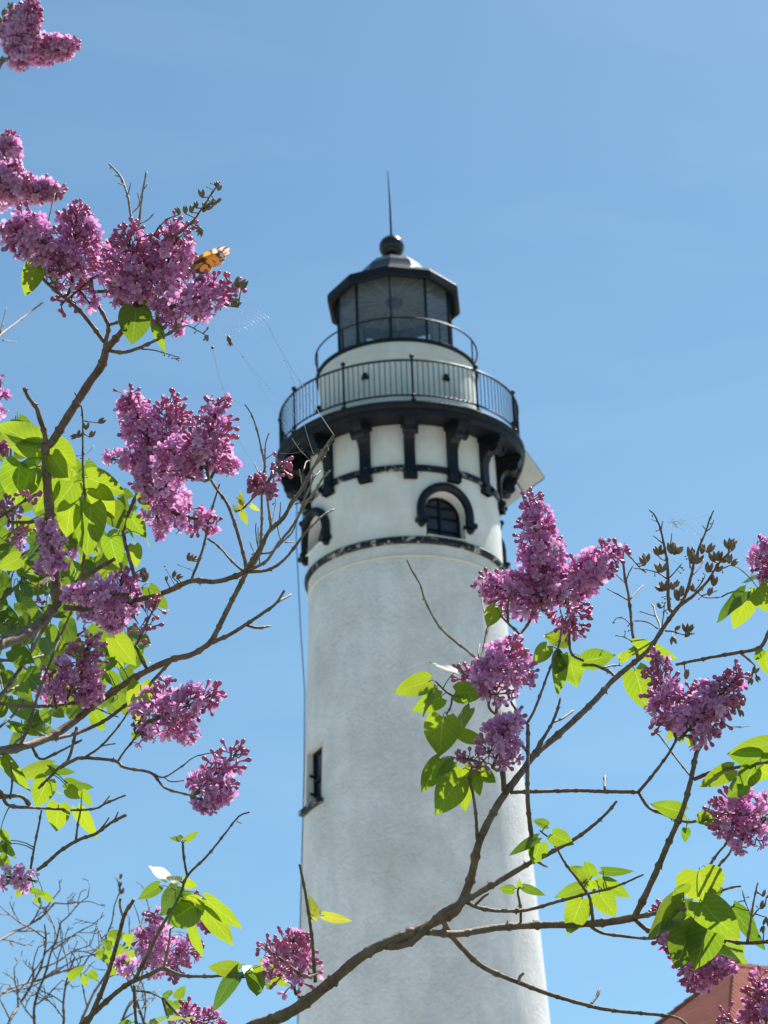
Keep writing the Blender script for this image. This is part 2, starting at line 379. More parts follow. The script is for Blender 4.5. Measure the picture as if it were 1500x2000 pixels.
# cornice wall with arched openings
s_ = MB(); s_.lathe(AX, [(2.185, 24.16), (2.18, 25.0), (WALLR, 26.0), (WALLR, 27.10), (1.70, 27.10), (1.70, 24.16)], NS, closed=True)
uw = s_.build('upper_wall', M['wall'], LH, label='white wall below the gallery with arched openings')
ARC_Z, ARC_R, SILL = 24.93, 0.47, 24.30
def archpoly(r, z0, n=18):
    return [(-r, z0), (r, z0)]+[(r*math.cos(math.pi*i/n), ARC_Z+r*math.sin(math.pi*i/n)) for i in range(n+1)]
cuts = []
for az in (25, -65, 115, 205):
    c = MB(); c.prism(archpoly(ARC_R, SILL if az == 25 else 24.66), lambda a, b_, d: pol(az, d, b_, a), 1.78, 3.0)
    cuts.append(c.build('cutter', None, LH, ang=None))
carve(uw, cuts)
for az in (25, -65, 115, 205):
    # window > glass, frame, hood, sill
    f_ = MB()
    n = 20
    outer = [(-0.465, 24.34)]+[(-0.465*math.cos(math.pi*i/n), ARC_Z+0.465*math.sin(math.pi*i/n)) for i in range(n+1)]+[(0.465, 24.34)]
    pts = [pol(az, 1.86, z, s) for s, z in outer]
    f_.tube(pts, 0.045, 4)
    f_.box(pol(az, 1.86, 24.85), (pol(az, 0, 0, 0.022)-AX), pol(az, 0.03, 0)-AX, (0, 0, 0.52))
    for zz in (24.62, 24.93, 25.18): f_.box(pol(az, 1.86, zz), (pol(az, 0, 0, 0.44 if zz < 25 else 0.38)-AX), pol(az, 0.02, 0)-AX, (0, 0, 0.014))
    f_.box(pol(az, 1.87, 24.34 if az == 25 else 24.72), (pol(az, 0, 0, 0.46)-AX), pol(az, 0.05, 0)-AX, (0, 0, 0.04))
    win = f_.build('arched_window', M['black'], LH)
    gmb = MB(); gmb.prism(archpoly(0.455, 24.33), lambda a, b_, d: pol(az, d, b_, a), 1.815, 1.83)
    gmb.build('glass', M['winglass'], win)
    h = MB(); band = [(-0.575, 24.70)]+[(-0.575*math.cos(math.pi*i/24), ARC_Z+0.575*math.sin(math.pi*i/24)) for i in range(25)]+[(0.575, 24.70)]
    # hood moulding: rectangular section following the cylinder
    def hp(s, z, dr): 
        dz = math.asin(max(-1, min(1, s/2.2))); return pol(az+math.degrees(dz), 2.175+dr, z)
    vs = []; P = len(band)
    for i, (s, z) in enumerate(band):
        a0 = band[max(i-1, 0)]; a1 = band[min(i+1, P-1)]
        t = Vector((a1[0]-a0[0], a1[1]-a0[1])).normalized(); nn = Vector((-t.y, t.x))
        for q, dr in ((-0.088, -0.06), (-0.088, 0.10), (-0.03, 0.15), (0.03, 0.15), (0.088, 0.10), (0.088, -0.06)):
            vs.append(hp(s+nn.x*q, z+nn.y*q, dr))
    fs = [(i*6+k, i*6+(k+1) % 6, (i+1)*6+(k+1) % 6, (i+1)*6+k) for i in range(P-1) for k in range(6)]
    fs += [tuple(range(5, -1, -1)), tuple((P-1)*6+k for k in range(6))]
    h.add(vs, fs)
    for s in (-0.575, 0.575):
        q = hp(s, 24.66, 0.06); h.box(q, (pol(az, 0, 0, 0.115)-AX), pol(az, 0.13, 0)-AX, (0, 0, 0.05))
        h.ball(hp(s, 24.58, 0.06), 0.085, 10, 8)
    h.build('hood_moulding', M['bracket'], win)
    s2 = MB(); zb = 24.30 if az == 25 else 24.665
    s2.prism([(-0.46, zb), (0.46, zb), (0.46, zb+.025), (-0.46, zb+.025)], lambda a, b_, d: pol(az, d, b_, a), 1.86, 2.2)
    s2.build('sill', M['wall2'], win)
# belt moulding
s_ = MB(); s_.lathe(AX, [(2.10, 24.12), (2.20, 24.12), (2.245, 24.16), (2.25, 24.24), (2.215, 24.28), (2.10, 24.29)], NS, closed=True)
s_.build('belt_moulding', M['chipped'], LH, label='black belt moulding with flaking paint')
s_ = MB(); s_.lathe(AX, [(2.10, 23.83), (2.178, 23.83), (2.188, 23.85), (2.178, 23.87), (2.10, 23.87)], NS, closed=True)
m, nt, b = newmat('cream_joint'); b.inputs['Base Color'].default_value = (0.66, 0.60, 0.49, 1); b.inputs['Roughness'].default_value = 0.8
s_.build('cream_joint', m, LH)
# ring linking the bracket feet
s_ = MB(); s_.lathe(AX, [(2.10, 25.85), (2.23, 25.85), (2.25, 25.92), (2.23, 25.99), (2.10, 25.99)], NS, closed=True)
s_.build('ring_moulding', M['chipped'], LH)
# brackets
brk = [(2.14, 25.66), (2.27, 25.66), (2.30, 25.70), (2.31, 25.82), (2.27, 25.92), (2.26, 26.25), (2.27, 26.45), (2.33, 26.58), (2.45, 26.66), (2.50, 26.60), (2.58, 26.58), (2.64, 26.64), (2.65, 26.74), (2.70, 26.80), (2.75, 26.90), (2.75, 27.00), (2.14, 27.00)]
for k in range(14):
    az = 4.8+k*360/14
    b_ = MB(); b_.prism(brk, lambda a, z, d: pol(az, a, z, d), -0.12, 0.12)
    # scroll volute, cheeks and foot
    for s in (-0.145, 0.145):
        b_.tube([pol(az, 2.56, 26.70, s-0.015), pol(az, 2.56, 26.70, s+0.025)], 0.125, 14)
        b_.tube([pol(az, 2.29, 25.80, s-0.02), pol(az, 2.29, 25.80, s+0.0)], 0.07, 12)
    b_.box(pol(az, 2.42, 26.95), (pol(az, 0, 0, 0.17)-AX), (pol(az, 0.32, 0)-AX), (0, 0, 0.045))
    b_.box(pol(az, 2.22, 25.70), (pol(az, 0, 0, 0.15)-AX), (pol(az, 0.09, 0)-AX), (0, 0, 0.04))
    b_.build('bracket', M['bracket'], LH, ang=30)
# gallery deck
s_ = MB(); s_.lathe(AX, [(1.72, 27.00), (2.70, 27.00), (2.72, 26.96), (2.78, 26.97), (2.80, 27.04), (2.79, 27.10), (2.83, 27.13), (2.84, 27.22), (2.80, 27.26), (1.72, 27.29)], NS, closed=True)
s_.build('gallery_deck', M['black'], LH, ang=50)
# railing
rr = MB()
for z, t in ((28.30, 0.026), (27.43, 0.022)):
    rr.tube([pol(a, 2.73, z) for a in np.arange(0, 360, 2.5)], t, 8, closed=True)
rail = rr.build('gallery_railing', M['iron'], LH)
bal = []
for k in range(11):
    az = 6.6+k*360/11
    pm = MB(); pm.tube([pol(az, 2.73, 27.26), pol(az, 2.73, 28.34)], 0.026, 8)
    pm.ball(pol(az, 2.73, 28.40), 0.055, 12, 8); pm.ball(pol(az, 2.73, 27.42), 0.05, 10, 6)
    pm.lathe(pol(az, 2.75, 27.2), [(0.001, 0.12), (0.06, 0.11), (0.09, 0.0), (0.10, -0.02), (0.001, -0.02)], 10)
    pm.build('post', M['iron'], rail)
    for j in range(1, 13):
        bal.append(az+j*360/11/13)
bal.sort(key=lambda a: -math.cos(R(a)))
rest = MB()
for i, az in enumerate(bal):
    bm_ = rest if i >= 100 else MB()
    bm_.tube([pol(az, 2.73, 27.43), pol(az, 2.73, 28.30)], 0.0105, 5)
    if i < 100: bm_.build('baluster', M['iron'], rail)
tag(rest.build('baluster', M['iron'], rail), kind='stuff')
# watch room
s_ = MB(); s_.lathe(AX, [(1.79, 27.28), (1.79, 29.00), (1.82, 29.03), (1.82, 29.28), (1.5, 29.28), (1.5, 27.28)], NS, closed=True)
s_.build('watch_room', M['wall2'], LH)
s_ = MB(); s_.lathe(AX, [(1.40, 29.275), (1.80, 29.275), (1.875, 29.29), (1.885, 29.33), (1.875, 29.36), (1.40, 29.37)], NS, closed=True)
s_.build('lantern_deck', M['black'], LH, ang=50)
for az in (-23.5, 36.5, 96, 216, 276):
    v_ = MB(); v_.lathe(pol(az, 1.83, 28.50), [(0.001, 0.09), (0.05, 0.075), (0.075, 0.0), (0.095, -0.055), (0.001, -0.06)], 12)
    v_.tube([pol(az, 1.76, 28.50), pol(az, 1.86, 28.50)], 0.05, 8)
    v_.build('vent', M['black'], LH)
# lantern-deck rail
rr = MB(); rr.tube([pol(a, 1.875, 29.87) for a in np.arange(0, 360, 3)], 0.02, 8, closed=True)
r2 = rr.build('lantern_railing', M['iron'], LH)
for k in range(10):
    pm = MB(); pm.tube([pol(-4+36*k, 1.875, 29.36), pol(-4+36*k, 1.875, 29.87)], 0.018, 8); pm.ball(pol(-4+36*k, 1.875, 29.37), 0.035, 8, 6)
    pm.build('post', M['iron'], r2)
# lantern: sill ring + bars + panes + ceiling + roof
LR = 1.34; LZ0, LZ1 = 29.37, 31.36
a0 = R(-4)
s_ = MB(); s_.lathe(AX, [(LR-0.06, LZ0), (LR+0.04, LZ0), (LR+0.04, LZ0+0.07), (LR-0.06, LZ0+0.07)], 10, closed=True, a0=a0)
lant = s_.build('lantern', M['black'], LH, ang=20)
for k in range(10):
    az = -4+36*k; az2 = az+36
    pm = MB(); pm.box(pol(az, LR, (LZ0+LZ1)/2), (pol(az, 0, 0, 0.015)-AX), pol(az, 0.04, 0)-AX, (0, 0, (LZ1-LZ0)/2))
    pm.build('glazing_bar', M['black'], lant)
    gm = MB(); p0 = pol(az, LR-0.005, LZ0+0.06); p1 = pol(az2, LR-0.005, LZ0+0.06)
    gm.add([p0, p1, p1+Vector((0, 0, LZ1-LZ0-0.06)), p0+Vector((0, 0, LZ1-LZ0-0.06))], [(0, 1, 2, 3)])
    gm.build('pane', M['glass'], lant, normals=False)
s_ = MB(); s_.lathe(AX, [(0.001, 31.40), (0.5, 31.38), (1.30, 31.32), (1.30, 31.36), (0.5, 31.42), (0.001, 31.44)], 10, closed=False, a0=a0)
s_.build('ceiling', M['ceiling'], lant, ang=20)
s_ = MB(); s_.lathe(AX, [(0.001, 31.26), (0.17, 31.26), (0.21, 31.32), (0.21, 31.395)], 20)
s_.build('ceiling_hub', M['black'], lant)
s_ = MB()
for k in range(20):
    az = -4+18*k; s_.tube([pol(az, 0.15, 31.385), pol(az, 1.26, 31.315)], 0.019, 5)
s_.build('ceiling_ribs', M['rib'], lant)
s_ = MB(); s_.lathe(AX, [(1.36, 31.30), (1.50, 31.18), (1.57, 31.18), (1.60, 31.22), (1.60, 31.39), (1.55, 31.46), (1.36, 31.46)], 10, closed=True, a0=a0)
s_.build('eave', M['black'], LH, ang=20)
s_ = MB(); s_.lathe(AX, [(1.56, 31.455), (1.40, 31.53), (0.86, 31.90), (0.82, 31.97), (0.75, 32.14), (0.58, 32.32), (0.34, 32.44), (0.17, 32.48), (0.15, 32.60), (0.001, 32.62)], 10, a0=a0)
s_.build('lantern_roof', M['roofmetal'], LH, ang=14)
s_ = MB(); s_.ball(AX+Vector((0, 0, 32.86)), 0.30, 32, 20); s_.lathe(AX, [(0.12, 32.60), (0.15, 32.63), (0.15, 32.66), (0.10, 32.70)], 20); s_.tube([AX+Vector((0, 0, 33.1)), AX+Vector((0, 0, 33.2))], 0.05, 10)
s_.build('vent_ball', M['gloss'], LH, ang=60)
s_ = MB(); s_.tube([AX+Vector((0, 0, 33.15)), AX+Vector((0, 0, 34.1)), AX+Vector((-0.02, 0, 35.0))], [0.028, 0.02, 0.008], 8)
s_.build('lightning_rod', M['iron'], LH)
# rectangular window with deep reveal
f_ = MB(); X = pol(-65, 0, 0, 1)-AX; Y = pol(-65, 1, 0)-AX
for s in (-0.39, 0.39): f_.box(pol(-65, 2.13, (WZ0+WZ1)/2, s), X*0.03, Y*0.03, (0, 0, (WZ1-WZ0)/2))
for z in (WZ0+0.03, (WZ0+WZ1)/2, WZ1-0.03): f_.box(pol(-65, 2.13, z), X*0.36, Y*0.028, (0, 0, 0.03))
wn = f_.build('window', M['black'], LH)
f_ = MB(); f_.box(pol(-65, 2.10, (WZ0+WZ1)/2), X*0.41, Y*0.006, (0, 0, (WZ1-WZ0)/2-0.005)); f_.build('glass', M['winglass'], wn)
f_ = MB(); f_.prism([(-0.5, WZ0-0.10), (0.5, WZ0-0.10), (0.5, WZ0+0.012), (-0.5, WZ0+0.012)], lambda a, b_, d: pol(-65, d, b_, a), 2.0, Rs(WZ0)+0.10); f_.build('sill', M['chipped'], wn)
for z in (19.1, 19.5):
    f_ = MB(); f_.tube([pol(-65, 2.16, z, -0.42), pol(-65, 2.25, z, -0.36)], 0.03, 6)
    f_.build('shutter_hook', M['bracket'], wn)
# lightning conductor and its stand-off
f_ = MB(); f_.tube([pol(-82, 2.36, 26.9), pol(-82, 2.42, 25.2), pol(-83, 2.36, 23.0), pol(-84, 2.30, 21.6), pol(-84, Rs(20)+0.02, 19.8), pol(-84, Rs(10)+0.02, 10), pol(-84, Rs(0)+0.02, 0.0)], 0.012, 6)
cb = f_.build('conductor_cable', M['iron'], LH)
f_ = MB(); f_.tube([pol(-80, 2.15, 24.75), pol(-80, 2.31, 24.75)], 0.03, 8); f_.ball(pol(-80, 2.31, 24.75), 0.06, 10, 8); f_.build('standoff', M['bracket'], cb)
# pale flat box fixed behind the gallery
c0 = at(1024, 921, 58.6); e1 = (_r*0.484-_u*0.875); e2 = (_r*0.81+_u*0.58+_f*0.15).normalized(); nn = e1.cross(e2).normalized(); e1 = e2.cross(nn).normalized()
if e1.dot(_u) > 0: e1 = -e1
f_ = MB(); f_.box(c0, e1*0.385, e2*0.30, nn*0.06); f_.box(c0+nn*0.085, e1*0.36, e2*0.275, nn*0.02)
pb = f_.build('equipment_box', M['plate'], LH, ang=20, label='pale tilted flat box fixed outside the right of the gallery')
f_ = MB(); q_ = [c0+e1*.385+e2*.3, c0+e1*.385-e2*.3, c0-e1*.385-e2*.3, c0-e1*.385+e2*.3]
for i in range(4): f_.tube([q_[i], q_[(i+1) % 4]], 0.028, 6)
f_.build('box_frame', M['iron'], pb)
c1 = at(996, 969, 58.5); f_ = MB(); f_.box(c1, e1*0.17, e2*0.26, nn*0.04); f_.build('mounting_plate', M['plate'], pb, ang=20)
f_ = MB(); f_.tube([c0-e2*.2+nn*.1, c0-e2*0.6+nn*0.1-_u*0.1], 0.045, 8); f_.tube([c1, c1-e2*0.5], 0.04, 8); f_.build('mounting_arm', M['iron'], pb)

# ================================================================== KEEPER'S HOUSE
HZ, EZ = 10.16, 6.46
HOUSE = empty('house', (4.33, 32, 0), 'house with a red shingled hip roof at the lower right edge', 'house')
hr = R(30.5)
def hl(x, y, z): return Vector((4.33+x*math.cos(hr)-y*math.sin(hr), 32+x*math.sin(hr)+y*math.cos(hr), z))
hw, he, rl = 4.5, 4.0, 6.0
def faceuv(mb, pts, ux, uy, o):
    base = len(mb.v)
    for p in pts: mb.v.append(tuple(p)); mb.uv.append(((p-o).dot(ux), (p-o).dot(uy)))
    mb.f.append(tuple(range(base, base+len(pts))))
def uvplane(mb, pts):
    n = (pts[1]-pts[0]).cross(pts[2]-pts[0]).normalized(); ux = Vector((0, 0, 1)).cross(n).normalized(); uy = n.cross(ux)
    faceuv(mb, pts, ux, uy, pts[0])
A0, A1 = hl(0, 0, HZ), hl(rl, 0, HZ)
C = [hl(-he, -hw, EZ), hl(rl+he, -hw, EZ), hl(rl+he, hw, EZ), hl(-he, hw, EZ)]
rf = MB()
for q in ([C[0], C[1], A1, A0], [C[1], C[2], A1], [C[2], C[3], A0, A1], [C[3], C[0], A0]): uvplane(rf, q)
roof = rf.build('roof', M['shingle'], HOUSE, ang=5)
cpm = MB()
for a, b2 in ((A0, C[0]), (A0, C[3]), (A0, A1), (A1, C[1]), (A1, C[2])):
    d = b2-a; n_ = 44
    for i in range(n_):
        p0 = a+d*(i/n_); p1 = a+d*((i+1.06)/n_)
        side = d.cross(Vector((0, 0, 1))).normalized()*0.045
        upv = side.cross(d).normalized(); upv = upv if upv.z > 0 else -upv
        cpm.add([p0-side-upv*0.03, p0+upv*0.035, p0+side-upv*0.03, p1-side-upv*0.015, p1+upv*0.05, p1+side-upv*0.015],
                [(0, 1, 4, 3), (1, 2, 5, 4)])
cpm.build('hip_cap', M['cap'], roof, ang=20)
wl = MB(); q = [(-he+.5, -hw+.5), (rl+he-.5, -hw+.5), (rl+he-.5, hw-.5), (-he+.5, hw-.5)]
for i in range(4):
    a = q[i]; b2 = q[(i+1) % 4]
    uvplane(wl, [hl(*a, 0), hl(*b2, 0), hl(*b2, EZ-0.02), hl(*a, EZ-0.02)])
wl.build('wall', M['brick'], HOUSE, ang=5)
sf = MB(); sf.add([hl(-he+0.02, -hw+.02, EZ-0.03), hl(rl+he-.02, -hw+.02, EZ-0.03), hl(rl+he-.02, hw-.02, EZ-0.03), hl(-he+.02, hw-.02, EZ-0.03)], [(0, 3, 2, 1)])
for i in range(4):
    a = Vector((C[i].x, C[i].y, EZ-0.07)); b2 = Vector((C[(i+1) % 4].x, C[(i+1) % 4].y, EZ-0.07)); d = (b2-a)
    sf.box((a+b2)/2, d*0.495, d.cross(Vector((0, 0, 1))).normalized()*0.02, (0, 0, 0.06))
sf.build('eave_board', M['trim'], HOUSE, ang=10)
for x, z in ((-1.5, 1.8), (2.5, 1.8), (6.5, 1.8), (-1.5, 4.6), (2.5, 4.6), (6.5, 4.6)):
    y = -hw+.5; fm = MB(); dx = hl(1, 0, 0)-hl(0, 0, 0); dy = hl(0, 1, 0)-hl(0, 0, 0)
    for s in (-0.5, 0.5): fm.box(hl(x+s, y-0.02, z), dx*0.06, dy*0.05, (0, 0, 0.85))
    for s in (-0.8, 0, 0.8): fm.box(hl(x, y-0.02, z+s), dx*0.44, dy*0.045, (0, 0, 0.04))
    wi = fm.build('window', M['trim'], HOUSE)
    fm = MB(); fm.box(hl(x, y-0.01, z), dx*0.45, dy*0.02, (0, 0, 0.8)); fm.build('glass', M['winglass'], wi)

# ================================================================== LILACS
def d_right(x, y): return 3.02 + 0.10*math.sin(x*0.006+1.0) + 0.08*math.sin(y*0.007) + 0.00010*(x-1000)
def d_left(x, y): return 3.00 + 0.10*math.sin(x*0.009) + 0.08*math.sin(y*0.006+2.0)
def d_back(x, y): return 3.72 + 0.14*math.sin(x*0.021+y*0.013) + 0.1*math.sin(y*0.03)
def d_far(x, y): return 6.2 + 0.3*math.sin(x*0.02)

class Shrub:
    def __init__(s, loc, label, dfun, group='lilac shrubs in bloom'):
        s.root = empty('lilac_shrub', loc, label, 'shrub', group); s.d = dfun; s.S = []; s.nleaf = 0
        s.extra = MB()
    def near(s, x, y, lim=1e9):
        if not s.S: return None
        a = s.arr if getattr(s, 'n_', 0) == len(s.S) else None
        if a is None: s.arr = a = np.array(s.S); s.n_ = len(s.S)
        dd = (a[:, 0]-x)**2+(a[:, 1]-y)**2; i = int(dd.argmin())
        return (a[i], math.sqrt(dd[i])) if dd[i] < lim*lim else None
    def branch(s, pts, r0, r1, mat='bark', attach=True, bow=0.0, tail=None, name='branch', knots=True, mb=None, sides=8, straight=False):
        """pts photo pixels, radii in photo pixels; the depth follows the shrub's own shape and runs on from the limb it grows out of"""
        P = np.array(pts, float); n = len(P)
        n0 = s.near(*P[0], 28) if attach else None
        n1 = s.near(*P[-1], 9) if attach else None
        o0 = (n0[0][2]-s.d(*P[0])) if n0 else random.uniform(-.05, .05)
        o1 = (n1[0][2]-s.d(*P[-1])) if n1 else o0+random.uniform(-.07, .07)
        # catmull-rom
        out = []
        seg = np.linalg.norm(np.diff(P, axis=0), axis=1); tot = seg.sum(); acc = 0
        E_ = np.vstack([2*P[0]-P[1], P, 2*P[-1]-P[-2]])
        for i in range(n-1):
            k = max(2, int(seg[i]/5))
            for j in range(k+(1 if i == n-2 else 0)):
                t = j/k; a, b, c, d = E_[i], E_[i+1], E_[i+2], E_[i+3]
                q = 0.5*((2*b)+(-a+c)*t+(2*a-5*b+4*c-d)*t*t+(-a+3*b-3*c+d)*t**3)
                out.append((q[0], q[1], (acc+seg[i]*t)/tot))
            acc += seg[i]
        m_ = mb if mb is not None else MB()
        pts3 = []; rad = []; nxt = random.uniform(15, 50); run = 0; last = None
        wob = random.uniform(0, 9)
        for (x, y, t) in out:
            off = o0+(o1-o0)*t + bow*math.sin(math.pi*t)
            d = s.d(x, y)+off
            r = r0+(r1-r0)*t
            if last is not None: run += math.hypot(x-last[0], y-last[1])
            last = (x, y)
            rr = r*(1+0.05*math.sin(run*0.11+wob)+random.uniform(-.05, .05))
            if knots and run > nxt and 0.02 < t < 0.97:
                nxt = run+random.uniform(28, 60)*(0.6+min(r, 8)/8); rr *= 1.28+1.0/max(r, 2)*0.4
                if random.random() < 0.55:
                    ang = random.uniform(0, 6.28); L = random.uniform(1.6, 3.0)+r*0.6
                    p = at(x, y, d); q = p+(_r*math.cos(ang)-_u*math.sin(ang)+_f*random.uniform(-.5, .5))*((r+L)*d/FPX)
                    m_.tube([p, (p+q)/2, q], [r*.55*d/FPX, r*.4*d/FPX, 0.8*d/FPX*0.5], 5)
            s.S.append((x, y, d, r)); pts3.append(at(x+random.uniform(-.35, .35), y+random.uniform(-.35, .35), d)); rad.append(rr*d/FPX)
        if tail:                                   # the part of the limb below the picture, down to the ground
            tp = [Vector(q) for q in tail]; K = 8*len(tp); first = pts3[0]
            chain = [tp[-1]]+tp[::-1][1:]+[first]
            pre = []; rp = []
            for i in range(len(chain)-1):
                for j in range(8):
                    u = j/8; pre.append(chain[i].lerp(chain[i+1], u)); rp.append(rad[0]*(1+1.0*(1-(i*8+j)/(8*(len(chain)-1)))))
            pts3 = pre+pts3; rad = rp+rad
        # blunt rounded tip
        m_.tube(pts3, rad, sides)
        if mb is None: m_.build(name, M[mat], s.root, ang=None, normals=False)

def leaf_mesh(B, T, W, normal, fold=0.25, curl=0.0, roll=0.0, stem=None, srad=0.0006, out=None, wav=0.0):
    """heart shaped leaf from base B to tip T, W wide"""
    ax = T-B; L = ax.length; ax.normalize()
    nrm = (normal - ax*normal.dot(ax)).normalized(); side = ax.cross(nrm)
    q = Matrix.Rotation(roll, 3, ax); nrm = q @ nrm; side = q @ side
    nu, nv = 16, 8
    mb = out if out is not None else MB(); base = len(mb.v)
    ph = random.uniform(0, 6)
    for i in range(nu+1):
        u = i/nu
        wd = 0.5*W*float(np.interp(u, [0, .05, .12, .22, .32, .45, .6, .75, .87, .95, 1], [.50, .74, .92, 1.0, 1.0, .93, .77, .53, .28, .10, 0]))
        for j in range(nv+1):
            v = -1+2*j/nv
            lob = -0.12*L*(abs(v)**1.2)*max(0, 1-u*2.8)**1.3
            xx = L*u + lob
            yy = wd*v
            z = fold*abs(yy)*(1-0.25*abs(v)) - curl*L*(u**2)*0.9 - curl*0.55*abs(yy)*abs(v) + wav*W*0.06*math.sin(u*9+ph+v*2)*abs(v)
            p = B + ax*xx + side*yy + nrm*z
            mb.v.append(tuple(p)); mb.uv.append((u, v))
    for i in range(nu):
        for j in range(nv):
            a = base+i*(nv+1)+j; mb.f.append((a, a+1, a+nv+2, a+nv+1))
    if stem is not None:
        k = len(mb.v); d0 = stem; mid = (d0+B)/2+Vector((0, 0, (d0-B).length*0.12))
        end = B+ax*L*0.03
        mb.tube([d0, d0.lerp(mid, .5)+(mid-(d0+B)/2)*.3, mid, mid.lerp(B, .5)+(mid-(d0+B)/2)*.3, end], [srad*1.5, srad*1.2, srad*1.1, srad, srad*.8], 5)
        mb.uv.extend([(0.5, 0.0)]*(len(mb.v)-k))
    return mb

def add_leaf(S, x0, y0, x1, y1, w, tilt=None, pitch=None, curl=None, fold=None, mat='leaf', dd=0.0, petiole=True, out=None, label=None):
    if mat == 'leaf' and out is None and ((tilt is not None and 40 <= abs(tilt) <= 55) or (tilt == -8)): mat = 'shade_leaf'  # leaves at these tilts take the shade-coloured copy
    n = S.near(x0, y0, 70)
    d0 = (n[0][2] if n else S.d(x0, y0)) + dd + random.uniform(-.012, .012)
    if pitch is None: pitch = random.uniform(-0.35, 0.35)
    if tilt is None: tilt = random.uniform(-25, 25)
    Lpx = math.hypot(x1-x0, y1-y0); d1 = d0 + pitch*Lpx*d0/FPX
    B = at(x0, y0, d0); T = at(x1, y1, d1)
    W = w*d0/FPX/max(0.55, math.cos(R(tilt)))*1.06
    st = at(n[0][0], n[0][1], n[0][2]) if (n and petiole and n[1] > 2) else None
    mb = leaf_mesh(B, T, W, -_f, random.uniform(0.02, 0.2) if fold is None else fold, random.uniform(0.0, 0.22) if curl is None else curl, R(tilt), st, out=out, wav=random.uniform(0, 1))
    S.nleaf += 1
    if out is None:
        o = mb.build('leaf', M[mat], S.root, ang=None, normals=False)
        if label: o['label'] = label
        return o

# ---- blossoms: templates stacked with numpy
def floret_template():
    vs = []; fs = []
    rr = 0.00062
    for z, r in ((-0.0085, rr*0.8), (-0.004, rr), (0.0, rr*1.5)):
        for k in range(5): vs.append((r*math.cos(k*1.2566), r*math.sin(k*1.2566), z))
    for i in range(2):
        for k in range(5): fs.append((i*5+k, i*5+(k+1) % 5, i*5+5+(k+1) % 5, i*5+5+k))
    L = 0.0064
    for p in range(4):
        a = p*math.pi/2
        c, s = math.cos(a), math.sin(a); b = len(vs)
        prof = [(0.0004, 0.0007, 0.0, 0), (0.0022, 0.0020, 0.0003, 0.0), (0.0044, 0.0027, 0.0001, 0.0003), (0.0060, 0.0016, 0.0006, 0.0009)]
        for (x, hwid, z, e) in prof:
            for q in (-1, 0, 1):
                xx = x; yy = hwid*q; zz = z+(e+0.0005 if q else 0)
                vs.append((xx*c-yy*s, xx*s+yy*c, zz))
        vs.append((L*c, L*s, 0.0014))
        for i in range(3):
            for q in range(2):
                o = b+i*3+q; fs.append((o, o+3, o+4, o+1))
        o = b+9; fs.append((o, o+3, o+1)); fs.append((o+1, o+3, o+2))
    return np.array(vs), fs
def bud_template():
    vs = []; fs = []; n = 6
    prof = [(-0.0085, 0.00055), (-0.003, 0.0008), (-0.0008, 0.0011), (0.0008, 0.0020), (0.0026, 0.0024), (0.0042, 0.0017), (0.0049, 0.0005)]
    for z, r in prof:
        for k in range(n): vs.append((r*math.cos(k*6.2832/n), r*math.sin(k*6.2832/n), z))
    for i in range(len(prof)-1):
        for k in range(n): fs.append((i*n+k, i*n+(k+1) % n, (i+1)*n+(k+1) % n, (i+1)*n+k))
    fs.append(tuple((len(prof)-1)*n+k for k in range(n)))
    return np.array(vs), fs
FT, FF = floret_template(); BT, BF = bud_template()
def stamp(T, F, pos, dirs, scales, cols, name, mat, parent):
    K = len(pos)
    if K < (14 if name != 'flower_cluster' else 1): return None
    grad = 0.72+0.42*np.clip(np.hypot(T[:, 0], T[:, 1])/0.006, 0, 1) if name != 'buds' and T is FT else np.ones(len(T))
    nv = len(T); V = np.empty((K*nv, 3)); C_ = np.ones((K*nv, 4), dtype=np.float32)
    for i in range(K):
        z = dirs[i]/np.linalg.norm(dirs[i]); a = rng.normal(size=3); x = np.cross(a, z); x /= np.linalg.norm(x); y = np.cross(z, x)
        Mx = np.stack([x, y, z], axis=0)
        Tt = T.copy()
        Tt[:, 2] = Tt[:, 2] + (Tt[:, 0]**2+Tt[:, 1]**2)*rng.uniform(-35, 70)*(T[:, 2] > -0.001)
        V[i*nv:(i+1)*nv] = pos[i] + (Tt*scales[i]) @ Mx
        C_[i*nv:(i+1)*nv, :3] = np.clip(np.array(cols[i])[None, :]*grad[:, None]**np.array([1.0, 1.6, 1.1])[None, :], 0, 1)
    me = bpy.data.meshes.new(name)
    org = np.array(ORG.get(parent, Vector((0, 0, 0))))
    faces = []
    for i in range(K):
        o = i*nv; faces.extend([tuple(q+o for q in f) for f in F])
    me.from_pydata((V-org).tolist(), [], faces)
    ca = me.color_attributes.new('tint', 'FLOAT_COLOR', 'POINT'); ca.data.foreach_set('color', C_.ravel())
    me.polygons.foreach_set('use_smooth', [True]*len(me.polygons)); me.materials.append(M[mat])
    o = bpy.data.objects.new(name, me); col.objects.link(o); o.parent = parent; ORG[o] = Vector(org.tolist())
    return o

